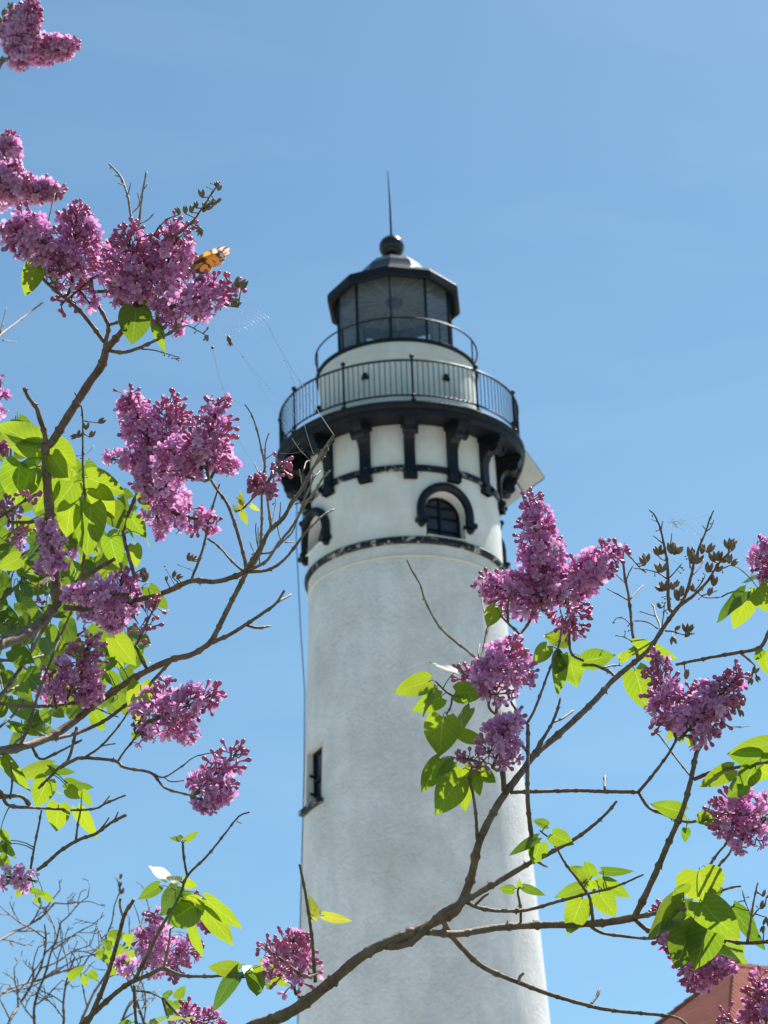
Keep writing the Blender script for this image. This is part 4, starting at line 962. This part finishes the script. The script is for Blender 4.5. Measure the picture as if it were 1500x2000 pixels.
LS.branch(zt((265, 1870), (180, 1790), (100, 1700), (20, 1645)), 2.4, 1.8); LS.branch([(373, 1135), (396, 1072), (411, 1005), (429, 945)], 2.8, 1.6)
LS.branch([(271, 1172), (261, 1121), (250, 1080), (243, 1053), (243, 1027), (261, 979), (273, 953), (290, 920)], 4, 3)
LS.branch([(159, 1134), (168, 1053), (170, 1016), (162, 923), (161, 811), (153, 785), (146, 766)], 3.2, 1.3, bow=-.04); LS.branch([(161, 890), (175, 880), (184, 870)], 1.1, .8)
# lower main limb
LS.branch([(-40, 1478), (0, 1467), (37, 1460), (93, 1441), (142, 1411), (187, 1374), (231, 1344), (280, 1314), (336, 1288), (373, 1279), (407, 1258), (422, 1236), (444, 1191), (463, 1154), (482, 1117)], 9, 4.6, attach=False, tail=[(-0.7, 2.95, 1.7), (-1.05, 3.1, 0.8), (-1.32, 3.12, -0.02)])
LS.branch([(407, 1258), (448, 1240), (478, 1221), (523, 1191), (541, 1176), (556, 1153)], 4.5, 2.4); LS.branch([(541, 1176), (556, 1168), (568, 1161)], 2.8, 2.4); LS.branch([(480, 1220), (500, 1226), (527, 1223)], 3, 2.4)
LS.branch([(0, 1374), (67, 1380), (149, 1372), (205, 1355), (239, 1338), (262, 1325)], 3.8, 3, bow=-.02)
LS.branch([(93, 1445), (149, 1432), (205, 1407), (254, 1370), (291, 1337), (317, 1310), (342, 1283)], 4, 3, bow=.03)
LS.branch([(60, 1452), (78, 1482), (112, 1470), (160, 1445)], 2.8, 2); LS.branch([(37, 1460), (55, 1420), (80, 1340), (115, 1250), (146, 1180)], 3.4, 1.8, bow=-.05)
LS.branch([(60, 1700), (112, 1640), (128, 1500), (142, 1430)], 0.1, 0.1) if False else None
LS.branch([(115, 1500), (140, 1487), (161, 1480), (224, 1486), (243, 1499), (295, 1510), (321, 1538), (355, 1549), (373, 1553)], 3.8, 2.2)
LS.branch([(150, 1420), (135, 1480), (115, 1500), (75, 1540)], 3.2, 2.6)
LS.branch([(300, 1511), (321, 1518), (355, 1497), (381, 1478), (422, 1469)], 1.8, .9); LS.branch([(321, 1518), (336, 1527), (373, 1522)], 1.6, 1)
LS.branch([(228, 1490), (245, 1465), (261, 1445), (275, 1420)], 2.2, 1.8); LS.branch([(165, 1480), (200, 1455), (238, 1410), (250, 1390)], 2.4, 1.6); LS.branch([(195, 1458), (225, 1452)], 1.6, 1.2)
LS.branch([(-20, 1540), (0, 1546), (15, 1572), (49, 1577), (63, 1576)], 4, 3); LS.branch([(-20, 1556), (0, 1557), (40, 1555), (58, 1572)], 4.5, 3.5)
LS.branch([(49, 1577), (93, 1579), (150, 1582), (187, 1579), (209, 1568), (245, 1553)], 2.8, 2); LS.branch([(200, 1573), (214, 1555)], 2, 1.2)
LS.branch([(-20, 1745), (0, 1732), (25, 1717), (76, 1697), (119, 1661), (157, 1639), (187, 1628), (220, 1605), (246, 1592)], 4, 3); LS.branch([(187, 1628), (200, 1615), (214, 1596)], 2, 1.4); LS.branch([(224, 1602), (231, 1585)], 1.8, 1.2)
LS.branch([(60, 1697), (66, 1660), (76, 1610), (81, 1582)], 2.4, 1.8); LS.branch([(148, 1642), (152, 1610), (158, 1580)], 2.4, 1.6); LS.branch([(20, 1560), (24, 1520), (20, 1490)], 2.4, 1.6)
LS.branch([(0, 1560), (-3, 1600), (10, 1700)], 1.8, 1.2) if False else None
seedhead(LS, [(145, 852, 200, 9), (155, 848, 60, 9), (180, 848, 60, 9), (198, 822, 30, 9), (168, 832, 90, 9), (280, 1118, 260, 12), (283, 1128, 80, 11), (370, 1088, 60, 9), (380, 1092, 30, 8), (340, 1122, 60, 8), (350, 1126, 30, 8), (325, 1130, 90, 6)], specks=[(150, 890), (158, 895), (325, 1113), (322, 1106), (348, 1103)])
for q in [
 (78, 872, -12, 826, 62, 0, .1), (78, 868, 10, 845, 20, 78, .3), (85, 880, 28, 868, 44, 0, .1), (40, 902, 28, 993, 72, 5, .1), (60, 915, 40, 972, 56, 25, .1), (95, 868, 150, 912, 56, 10, .1),
 (101, 889, 136, 942, 46, 0, .1), (98, 935, 67, 1003, 54, 10, .1), (145, 941, 106, 992, 50, 5, .1), (170, 932, 245, 964, 50, 15, .1), (188, 955, 221, 1016, 46, 20, .2), (138, 985, 128, 1052, 48, 5, .1),
 (178, 985, 168, 1090, 62, 0, .1), (213, 985, 240, 1037, 46, -8, .1), (277, 957, 298, 1003, 32, 0, .1), (256, 1010, 284, 1052, 34, 20, .1), (215, 1050, 230, 1112, 42, 20, .2), (262, 1065, 266, 1110, 28, 0, .1),
 (253, 1035, 264, 1068, 15, 75, .2), (283, 1040, 291, 1070, 14, 78, .2), (40, 1090, -5, 1110, 34, 10, 0), (58, 1118, 99, 1125, 26, 75, .3), (290, 1147, 326, 1195, 34, 45, .2), (222, 1245, 266, 1302, 44, 0, .1), (262, 1255, 291, 1300, 20, 76, .2),
 (275, 1335, 272, 1427, 52, 0, .1), (285, 1352, 304, 1406, 20, 72, .2), (215, 1285, 243, 1302, 26, 10, 0), (225, 1288, 190, 1308, 24, 40, .1), (212, 1315, 236, 1352, 26, 40, .1), (20, 1415, 87, 1441, 20, 30, 0), (5, 1478, 58, 1552, 30, 20, .2),
 (100, 1497, 14, 1516, 30, 25, .1), (93, 1522, 68, 1578, 46, 15, .1), (115, 1570, 107, 1627, 46, 5, .1), (152, 1578, 187, 1643, 30, 20, .2), (128, 1530, 181, 1546, 25, 40, .1), (160, 1545, 179, 1577, 20, 30, .1), (96, 1500, 147, 1510, 20, 40, 0), (108, 1545, 146, 1563, 12, 76, .2), (132, 1540, 158, 1560, 26, 0, 0),
 (72, 515, 47, 579, 42, 0, .1), (100, 530, 108, 562, 14, 30, .1), (266, 602, 258, 674, 62, -8, .1), (252, 612, 228, 628, 20, 30, 0), (303, 625, 322, 692, 22, 25, .1), (280, 590, 298, 598, 12, 0, 0)]:
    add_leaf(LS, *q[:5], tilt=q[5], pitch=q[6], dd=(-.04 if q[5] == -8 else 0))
for q in (((265, 1395), (262, 1352)), ((270, 1440), (258, 1428))): add_leaf(LS, *q[0], *q[1], 20)
for q in [((490, 985), (467, 955)), ]: pass
for p_, w_ in ((zt((265, 1430), (255, 1300)), 12), (zt((270, 1400), (220, 1345)), 8), (zt((262, 1450), (295, 1550)), 14), (zt((325, 1405), (390, 1450)), 9), (zt((230, 1450), (200, 1400)), 10)): add_leaf(LS, *p_[0], *p_[1], w_, tilt=30, mat='yleaf')
for q in [
 (100, 475, 2, 445, 100, .15), (70, 480, 45, 410, 80, .15), (140, 560, 152, 400, 118, .35), (262, 585, 250, 440, 108, .5), (225, 560, 205, 480, 90, .2), (305, 605, 352, 430, 116, .4), (330, 600, 468, 553, 92, .45), (325, 560, 345, 645, 86, .1), (275, 600, 240, 520, 100, .15),
 (180, 545, 112, 600, 62, .6), (120, 530, 95, 470, 80, .2), (150, 560, 180, 600, 60, .2), (350, 575, 400, 610, 80, .1),
 (325, 930, 243, 762, 92, .15), (330, 945, 335, 775, 112, .5), (388, 935, 430, 775, 98, .45), (300, 900, 205, 898, 66, .3), (330, 960, 300, 870, 130, .1), (360, 930, 330, 870, 110, .15), (315, 940, 350, 1010, 96, .1), (335, 1000, 420, 1025, 76, .15), (300, 985, 315, 1045, 60, .1), (425, 900, 462, 915, 42, .2), (405, 925, 400, 860, 60, .3)]:
    cluster(LS, *q)
cluster(LS, 512, 955, 560, 895, 50, 1.0, dens=.3, loose=.7); cluster(LS, 505, 960, 494, 935, 26, 1.0, dens=.6); cluster(LS, 515, 960, 530, 962, 22, 1.0, dens=.6)
for q in [
 (240, 1215, 236, 1118, 92, .55), (250, 1160, 130, 1165, 74, .1), (235, 1180, 215, 1225, 80, .1), (265, 1262, 308, 1172, 58, .9), (128, 1372, 182, 1238, 92, .75), (110, 1380, 95, 1315, 64, .7), (150, 1360, 190, 1340, 70, .2), (262, 1425, 330, 1330, 70, .4), (285, 1412, 428, 1352, 92, .5), (320, 1395, 375, 1440, 78, .3), (268, 1432, 300, 1440, 40, .3),
 (376, 1556, 474, 1458, 84, .6), (385, 1545, 455, 1535, 84, .4), (390, 1560, 415, 1578, 50, .4), (-5, 1710, 80, 1722, 52, .5), (0, 1010, 72, 962, 46, 1.0), (20, 1020, 0, 980, 44, .9), (-25, 830, 4, 740, 50, .4), (-10, 890, 5, 870, 24, .6), (110, 1100, 85, 1012, 66, .2), (70, 1120, 130, 1095, 50, .2)]:
    cluster(LS, *q)

# ------------------------------------------------------------------ low shrub at the bottom left
BS = Shrub((-0.75, 3.2, 0), 'low lilac shrub at the bottom left with arching young leafy stems', d_left)
BS.branch([(150, 2012), (178, 1984), (203, 1960), (228, 1938), (253, 1920), (289, 1905), (319, 1892), (355, 1905), (405, 1907), (456, 1905), (471, 1910)], 6, 2.4, attach=False, tail=[(-.5, 3.05, 1.2), (-.7, 3.15, .5), (-.75, 3.2, -.02)])
BS.branch([(319, 1892), (325, 1866), (330, 1840), (333, 1815)], 2.8, 2, mat='drybark'); BS.branch([(262, 1915), (289, 1864), (314, 1813), (350, 1753), (365, 1712), (405, 1671), (441, 1626), (466, 1595), (487, 1586)], 4, 1.6)
BS.branch([(366, 1712), (360, 1680), (357, 1651)], 2.6, 2.4); BS.branch([(462, 1604), (472, 1608)], 1.2, 1)
BS.branch([(165, 2012), (203, 1925), (228, 1844), (243, 1788), (261, 1758)], 5.5, 3.6); BS.branch([(240, 1790), (234, 1770), (235, 1756)], 2.8, 2.4, mat='drybark')
BS.branch([(262, 1925), (264, 1975), (268, 2012)], 3, 3); BS.branch([(266, 1935), (290, 1938), (318, 1950)], 2, 1.4)
for q in [
 (327, 1717, 292, 1683, 24, 70, .2), (350, 1722, 325, 1712, 18, 70, .2), (312, 1730, 269, 1757, 24, 20, 0), (348, 1732, 303, 1788, 36, 50, .2), (380, 1768, 322, 1802, 62, 30, .1), (362, 1755, 402, 1778, 46, 60, .3), (357, 1722, 386, 1733, 22, 30, 0), (400, 1755, 475, 1820, 34, 20, .1), (398, 1768, 455, 1854, 42, 10, .1),
 (373, 1805, 391, 1878, 22, 35, .1), (352, 1640, 330, 1635, 9, 30, 0), (356, 1638, 345, 1628, 6, 60, 0), (362, 1641, 390, 1624, 13, 20, 0), (466, 1895, 405, 1888, 32, 15, 0), (464, 1899, 404, 1976, 30, 45, .2), (507, 1885, 565, 1928, 44, 5, .1), (515, 1915, 472, 1882, 38, 70, .2), (500, 1900, 500, 1946, 40, 40, .1), (520, 1925, 538, 1918, 20, 40, 0),
 (370, 1790, 380, 1760, 16, 60, 0), (290, 2000, 330, 1990, 26, 65, .2), (330, 1990, 378, 1995, 30, 72, .2), (255, 2000, 230, 1998, 14, 20, 0)]:
    add_leaf(BS, *q[:5], tilt=q[5], pitch=q[6])
for q in [(300, 1890, 302, 1778, 76, .4), (285, 1885, 386, 1848, 78, .35), (260, 1900, 240, 1870, 60, .3), (330, 1890, 345, 1900, 50, .3), (400, 1790, 408, 1812, 30, .4), (375, 1768, 388, 1752, 26, .8), (335, 2010, 432, 1985, 62, .45), (380, 2010, 360, 1960, 50, .3)]:
    cluster(BS, *q, dd=random.uniform(.15, .6))

# ------------------------------------------------------------------ denser lilac behind the left shrub: leaves, dim blooms and a thicket of twigs
KS = Shrub((-1.7, 3.9, 0), 'dense leafy lilac shrub standing behind the thick dark limb at left', d_back)
KS.branch([(-60, 1420), (0, 1360), (50, 1290), (90, 1220), (140, 1150), (200, 1080), (240, 1030)], 5, 2, attach=False, tail=[(-1.2, 3.7, 1.8), (-1.5, 3.8, .8), (-1.7, 3.9, -.02)])
KS.branch([(-60, 1190), (0, 1170), (60, 1120), (110, 1060), (150, 990), (180, 920)], 4.5, 2, attach=False, tail=[(-1.25, 3.7, 2.2), (-1.6, 3.8, 1), (-1.72, 3.92, -.02)])
KS.branch([(0, 1170), (20, 1100), (25, 1000), (20, 900), (30, 820)], 3.6, 1.6); KS.branch([(25, 1000), (60, 960), (90, 900), (130, 860)], 2.4, 1.4)
KS.branch([(50, 1290), (110, 1270), (170, 1230), (230, 1220), (270, 1200)], 3, 1.5); KS.branch([(0, 1360), (60, 1330), (130, 1330), (200, 1300), (250, 1270)], 3, 1.6)
KS.branch([(-50, 1300), (20, 1290), (70, 1320), (120, 1360), (180, 1380), (230, 1400)], 3.2, 1.6); KS.branch([(60, 1120), (120, 1110), (190, 1120), (260, 1090)], 2.6, 1.4)
KS.branch([(0, 1420), (40, 1380), (90, 1290), (130, 1200), (135, 1120)], 2.6, 1.4); KS.branch([(30, 1450), (90, 1400), (150, 1330), (200, 1250)], 2.4, 1.2); KS.branch([(-30, 1080), (30, 1090), (90, 1050), (120, 1040)], 3, 1.6)
for _ in range(26):
    a = KS.S[random.randrange(len(KS.S))]; x, y = a[0], a[1]; an = random.uniform(-2.9, -.2); L = random.uniform(30, 80)
    KS.branch([(x, y), (x+math.cos(an)*L*.5+random.uniform(-6, 6), y+math.sin(an)*L*.5), (x+math.cos(an)*L, y+math.sin(an)*L+random.uniform(-8, 8))], 1.7, .9)
import itertools
def inpoly(x, y, P):
    c = False
    for i in range(len(P)):
        x1, y1 = P[i]; x2, y2 = P[i-1]
        if (y1 > y) != (y2 > y) and x < (x2-x1)*(y-y1)/(y2-y1)+x1: c = not c
    return c
BPOLY = [(-70, 800), (30, 812), (95, 870), (140, 880), (185, 930), (262, 970), (285, 1050), (262, 1110), (225, 1120), (195, 1110), (160, 1150), (215, 1200), (262, 1240), (280, 1290), (240, 1340), (245, 1395), (200, 1425), (130, 1400), (90, 1430), (30, 1440), (-70, 1450)]
cand = []
while len(cand) < 270:
    x, y = random.uniform(-70, 290), random.uniform(800, 1450)
    if not inpoly(x, y, BPOLY): continue
    if (x > 100 and 1120 < y < 1200) and random.random() < .6: continue
    cand.append((x, y, random.uniform(26, 56)))
cand.sort(key=lambda q: -q[2])
rest = MB()
for i, (x, y, L) in enumerate(cand):
    kmat = 'shade_leaf' if random.random() < .5 else 'leaf'
    an = random.uniform(0.2, 2.9) if (random.random() < .75 or y < 900) else random.uniform(-3, 0)
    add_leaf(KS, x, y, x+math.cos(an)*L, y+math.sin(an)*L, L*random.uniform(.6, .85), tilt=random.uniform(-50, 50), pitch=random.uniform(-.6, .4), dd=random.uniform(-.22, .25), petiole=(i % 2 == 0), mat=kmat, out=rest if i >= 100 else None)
tag(rest.build('leaf', M['shade_leaf'], KS.root, ang=None, normals=False), kind='stuff')
for q in [(190, 1215, 165, 1150, 70, .2), (95, 1100, 118, 1010, 76, .2), (60, 1130, 95, 1085, 54, .3), (50, 1200, 75, 1170, 46, .3), (20, 1060, 50, 1030, 60, .6), (120, 1090, 150, 1060, 50, .2), (220, 1160, 180, 1150, 60, .2)]:
    cluster(KS, *q, dd=.1)
for q in [(0, 1622, 22, 1652, 18), (0, 1645, 12, 1672, 20), (8, 1650, 32, 1677, 15), (0, 1672, 22, 1708, 24), (45, 1735, 30, 1752, 16), (60, 1738, 92, 1748, 12), (84, 1745, 105, 1765, 16), (70, 1752, 78, 1768, 14)]: add_leaf(LS, *q)

# ------------------------------------------------------------------ far thicket of bare twigs, lower left
TS = Shrub((-1.5, 6.4, 0), 'thin bare-twigged lilac shrub far behind at the lower left corner', d_far)
starts = [((70, 2020), -88), ((120, 2020), -75), ((10, 2020), -70), ((230, 2020), -80), ((-20, 1960), -50), ((-25, 1850), -25), ((290, 2025), -110), ((150, 2020), -60)]
def grow(S, x, y, ang, L, r, depth, mb=None):
    n = max(3, int(L/28)); pts = [(x, y)]; a = ang; kids = []
    for i in range(n):
        a += random.uniform(-14, 14); x += math.cos(R(a))*L/n; y += math.sin(R(a))*L/n; pts.append((x, y)); kids.append((x, y, a))
    S.branch(pts, r, max(.8, r*.55), mat='bark', mb=mb, sides=5, attach=True)
    if depth < 3:
        for (kx, ky, ka) in kids:
            if random.random() < (.7 if depth < 2 else .4):
                grow(S, kx, ky, ka+random.choice((-1, 1))*random.uniform(25, 55), L*random.uniform(.28, .5), max(.8, r*.6), depth+1, mb)
for (p, a) in starts:
    mb = MB(); k0 = len(TS.S)
    grow(TS, p[0], p[1], a, random.uniform(150, 240), 3.0, 0, mb)
    q = at(p[0], p[1], d_far(*p)); g0 = Vector((-1.5+random.uniform(-.2, .2), 6.4+random.uniform(-.1, .1), -.02))
    mb.tube([g0, g0.lerp(q, .5)+Vector((-.05, 0, .1)), q], [.009, .006, .004], 6)
    mb.build('branch', M['bark'], TS.root, ang=None, normals=False)
for q in [(135, 1910, 166, 1887, 18), (168, 1922, 158, 1902, 16), (175, 1898, 192, 1915, 18), (215, 1832, 245, 1822, 26), (245, 1840, 262, 1826, 24), (220, 1862, 200, 1880, 26), (240, 1850, 225, 1878, 30), (205, 1850, 218, 1838, 22), (250, 1860, 258, 1880, 26), (300, 1870, 312, 1888, 28), (330, 1948, 318, 1940, 26), (345, 1950, 362, 1925, 20), (340, 1960, 325, 1985, 30), (350, 1955, 352, 1978, 26), (230, 1885, 215, 1905, 24), (236, 1870, 250, 1890, 26), (200, 1868, 190, 1850, 20), (222, 1845, 208, 1830, 18)]:
    add_leaf(TS, *q, dd=-1.4, petiole=False)
seedhead(TS, [(237, 1740, 90, 8), (234, 1728, 80, 7), (236, 1712, 85, 6)], size=7)

# ------------------------------------------------------------------ blurred blooms high at the left edge belong to a taller shrub behind
FS = Shrub((-2.2, 6.2, 0), 'tall lilac shrub far behind whose pale blooms enter at the upper left edge', d_far)
FS.branch([(-120, 560), (-60, 430), (-30, 300), (-10, 180), (0, 128), (30, 105), (45, 80)], 5, 3, attach=False, tail=[(-1.55, 6.0, 3.2), (-2.0, 6.1, 1.5), (-2.2, 6.2, -.02)])
FS.branch([(-60, 430), (-20, 400), (20, 375)], 3, 2); FS.branch([(-15, 140), (-5, 80), (10, 20), (30, 8)], 1.6, 1)
FS.branch([(-40, 700), (0, 655), (30, 632), (55, 612), (85, 590)], 3, 1.4, attach=False, tail=[(-1.55, 6.1, 3.0), (-2.1, 6.2, 1.5), (-2.2, 6.2, -.02)]); FS.branch([(0, 652), (8, 620), (12, 600)], 1.6, 1); FS.branch([(5, 665), (32, 668)], 1.2, .8)
seedhead(FS, [(8, 25, 60, 9), (20, 12, 80, 9), (36, 15, 60, 9), (5, 118, 60, 9), (28, 28, 80, 9), (0, 40, 100, 8)], mat='seed')
for q in [(30, 118, 62, 5, 74, .2), (22, 90, 40, 20, 70, .3), (50, 100, 148, 90, 66, .15), (20, 112, 55, 118, 50, .2), (0, 372, 22, 262, 70, .2), (-25, 362, 120, 375, 66, .15), (-30, 350, 40, 330, 60, .2), (-20, 395, 30, 372, 50, .2)]:
    cluster(FS, *q, sc=1.6, dens=.8, dd=0, hue=.10)

# ================================================================== BUTTERFLY
bd_ = LS.near(360, 530)[0][2]-.10
def bp_(x, y, dz=0): return at(340+x*.13333, 440+y*.13333, bd_+dz)
BF_ = empty('butterfly', bp_(270, 640), 'orange and brown butterfly with closed wings feeding on the upper left blooms', 'butterfly')
outline = [(300, 500), (360, 455), (420, 415), (500, 372), (600, 335), (680, 318), (750, 314), (795, 328), (815, 365), (806, 405), (780, 445), (745, 475), (722, 520), (700, 565), (660, 595), (610, 608), (560, 620), (520, 690), (450, 712), (380, 715), (320, 700)]
def wing(dz0, dz1, shift):
    mb = MB(); b0 = (255, 640); K = 4; pts = []
    for i in range(len(outline)-1):
        for j in range(K):
            t = j/K; pts.append((outline[i][0]*(1-t)+outline[i+1][0]*t+shift, outline[i][1]*(1-t)+outline[i+1][1]*t-shift*.4))
    pts.append((outline[-1][0]+shift, outline[-1][1])); n = len(pts); m_ = 22
    spots = [(480, 430, 52, 'o'), (575, 465, 46, 'o'), (420, 640, 44, 'o'), (400, 560, 20, 'o'), (620, 500, 40, 'o'), (520, 520, 48, 'o'), (640, 560, 35, 'o'), (450, 620, 50, 'o'), (560, 570, 36, 'o'), (500, 660, 40, 'o'), (600, 385, 36, 'w'), (690, 430, 26, 'w'), (690, 350, 20, 'w'), (740, 390, 16, 'w'), (720, 450, 16, 'w'), (790, 380, 18, 'w')]
    for i in range(n):
        for j in range(m_+1):
            t = j/m_; x = b0[0]+(pts[i][0]-b0[0])*t; y = b0[1]+(pts[i][1]-b0[1])*t
            mb.v.append(tuple(bp_(x, y, dz0+(dz1-dz0)*t)))
            c = (0.14, 0.075, 0.04) if t > .25 else (0.50, 0.36, 0.22)
            if x+y > 1150: c = (0.42, 0.32, 0.24)
            v = math.sin(i*.9)*.5+.5
            if t > .9 and x > 550: c = (0.75, 0.62, 0.55) if v > .4 else (0.2, .12, .08)
            for sx, sy, sr, k in spots:
                if (x-sx-shift)**2+(y-sy)**2 < sr*sr: c = (1.0, 0.50, 0.10) if k == 'o' else (0.95, .85, .75)
            mb.c.append(c)
    for i in range(n-1):
        for j in range(m_):
            a = i*(m_+1)+j; mb.f.append((a, a+1, a+m_+2, a+m_+1))
    mb.build('wing', M['wing'], BF_, ang=None, normals=False)
wing(0, -.004, 0); wing(.002, .008, 12)
bb = MB(); bb.tube([bp_(200, 715), bp_(225, 690), bp_(250, 650), bp_(280, 600), bp_(300, 560), bp_(310, 530)], [.0006, .0016, .0021, .0021, .0016, .0005], 8)
for k in (-1, 1): bb.tube([bp_(215, 700), bp_(190, 660+k*15), bp_(165, 610+k*30)], [.0003, .0002, .0003], 4)
for k in range(3): bb.tube([bp_(235+k*12, 680-k*16), bp_(225+k*14, 715-k*8), bp_(240+k*15, 740-k*8)], .0003, 4)
bb.build('body', M['insect'], BF_, ang=None, normals=False)

# ================================================================== COBWEBS
def strand(mb, p, q, d0, d1, r=.00016, sag=3, n=14):
    pts = []
    for i in range(n+1):
        t = i/n; pts.append(at(p[0]+(q[0]-p[0])*t, p[1]+(q[1]-p[1])*t+sag*math.sin(math.pi*t), d0+(d1-d0)*t))
    mb.tube(pts, r, 4); return pts
WD = 3.0; e_ = LS.near(652, 850)[0][2]
wb = MB(); crumbs = []
web0 = bpy.data.objects.new('spider_web', None); col.objects.link(web0); web0.location = at(560, 700, WD); ORG[web0] = web0.location.copy()
tag(web0, 'fine spider web strung from the twig tips beside the gallery up to the blooms', 'spider web', 'spider webs')
main = [((652, 849), (585, 742), .00045), ((585, 742), (557, 697), .0003), ((557, 697), (524, 637), .0003), ((524, 637), (500, 590), .00012), ((557, 700), (570, 740), .00015), ((570, 740), (585, 760), .00015),
        ((595, 831), (560, 790), .0002), ((560, 790), (526, 757), .0002), ((526, 757), (470, 690), .0002), ((470, 690), (445, 660), .00014), ((414, 678), (436, 762), .0003), ((436, 762), (472, 790), .0002), ((595, 831), (612, 886), .00018), ((570, 855), (597, 890), .0003), ((597, 890), (640, 925), .00012), ((585, 742), (588, 790), .00018), ((588, 790), (606, 820), .0002), ((526, 757), (560, 778), .00012), ((560, 778), (590, 770), .00012), ((462, 845), (482, 886), .00015), ((545, 885), (595, 880), .0001), ((520, 440+80), (478, 545), .0001), ((470, 690), (560, 835), .0001), ((524, 637), (470, 560), .0001), ((414, 678), (404, 660), .0002)]
for a, b_, r_ in main:
    strand(wb, a, b_, e_ if a == (652, 849) else WD, WD, r_*1.35)
for k in range(10):          # faint orb rings
    rr_ = 16+k*7; pts = [at(455+rr_*math.cos(a)*1.1, 655+rr_*math.sin(a)*.75, WD) for a in np.linspace(-2.9, -.4, 14)]
    wb.tube(pts, .00006, 3)
for k in range(7):
    a = -2.8+k*.38; wb.tube([at(450, 668, WD), at(455+85*math.cos(a), 655+62*math.sin(a), WD)], .00006, 3)
wo = wb.build('silk', M['silk'], web0, ang=None, normals=False)
cm = MB()
for (x, y, s) in [(555, 703, 2.2), (568, 726, 1.6), (571, 738, 2), (582, 743, 1.6), (586, 757, 1.8), (587, 770, 1.6), (596, 772, 2), (587, 792, 1.6), (604, 812, 1.6), (628, 831, 1.2), (474, 696, 2.2), (526, 759, 1.2), (503, 668, 1.4), (583, 868, 1.6), (590, 876, 1.6), (613, 886, 1.4), (540, 790, 1.2), (464, 850, 1.3), (592, 748, 1.4)]:
    cm.ball(at(x, y, WD), s*WD/FPX*.6, 6, 4)
cm.ball(at(415, 679, WD), 3.2*WD/FPX, 6, 5)
tag(cm.build('debris', M['insect'], web0, ang=None, normals=False), kind='stuff')
sp_ = empty('spider', at(448, 664, WD), 'small brown spider hanging in the web below the blooms', 'spider')
sm = MB(); sm.tube([at(445, 655, WD), at(446, 659, WD), at(447.5, 664, WD), at(449, 668, WD), at(450, 671, WD), at(451, 675, WD)], [.0006, .0024, .0030, .0018, .0022, .0008], 8)
for k in range(8):
    a = R(20+k*20); q = at(450, 671, WD); e = at(450+math.cos(a)*7, 671+math.sin(a)*6, WD); sm.tube([q, (q+e)/2+Vector((0, -.002, .001)), e], .00028, 4)
sm.build('body', M['insect'], sp_, ang=None, normals=False)
web1 = bpy.data.objects.new('spider_web', None); col.objects.link(web1); dW = RS.near(1370, 1050)[0][2]; web1.location = at(1330, 1020, dW); ORG[web1] = web1.location.copy()
tag(web1, 'torn wisps of cobweb between the two tips of the dry seed head', 'spider web', 'spider webs')
wb = MB(); rw = random.Random(3)
for a, b_ in (((1305, 1020), (1388, 1003)), ((1305, 1020), (1365, 1045)), ((1380, 1042), (1402, 1052)), ((1318, 1018), (1340, 1018)), ((1345, 1025), (1372, 1045)), ((1312, 1093), (1332, 1100)), ((1224, 1133), (1262, 1148))): strand(wb, a, b_, dW, dW, .00018)
for k in range(34): 
    x, y = rw.gauss(1316, 7), rw.gauss(1020, 3.5); a = rw.uniform(-.4, .9); L = rw.uniform(5, 16)
    strand(wb, (x, y), (x+L*math.cos(a), y+L*math.sin(a)), dW, dW, .00018, 2, 5)
wb.build('silk', M['silk'], web1, ang=None, normals=False)
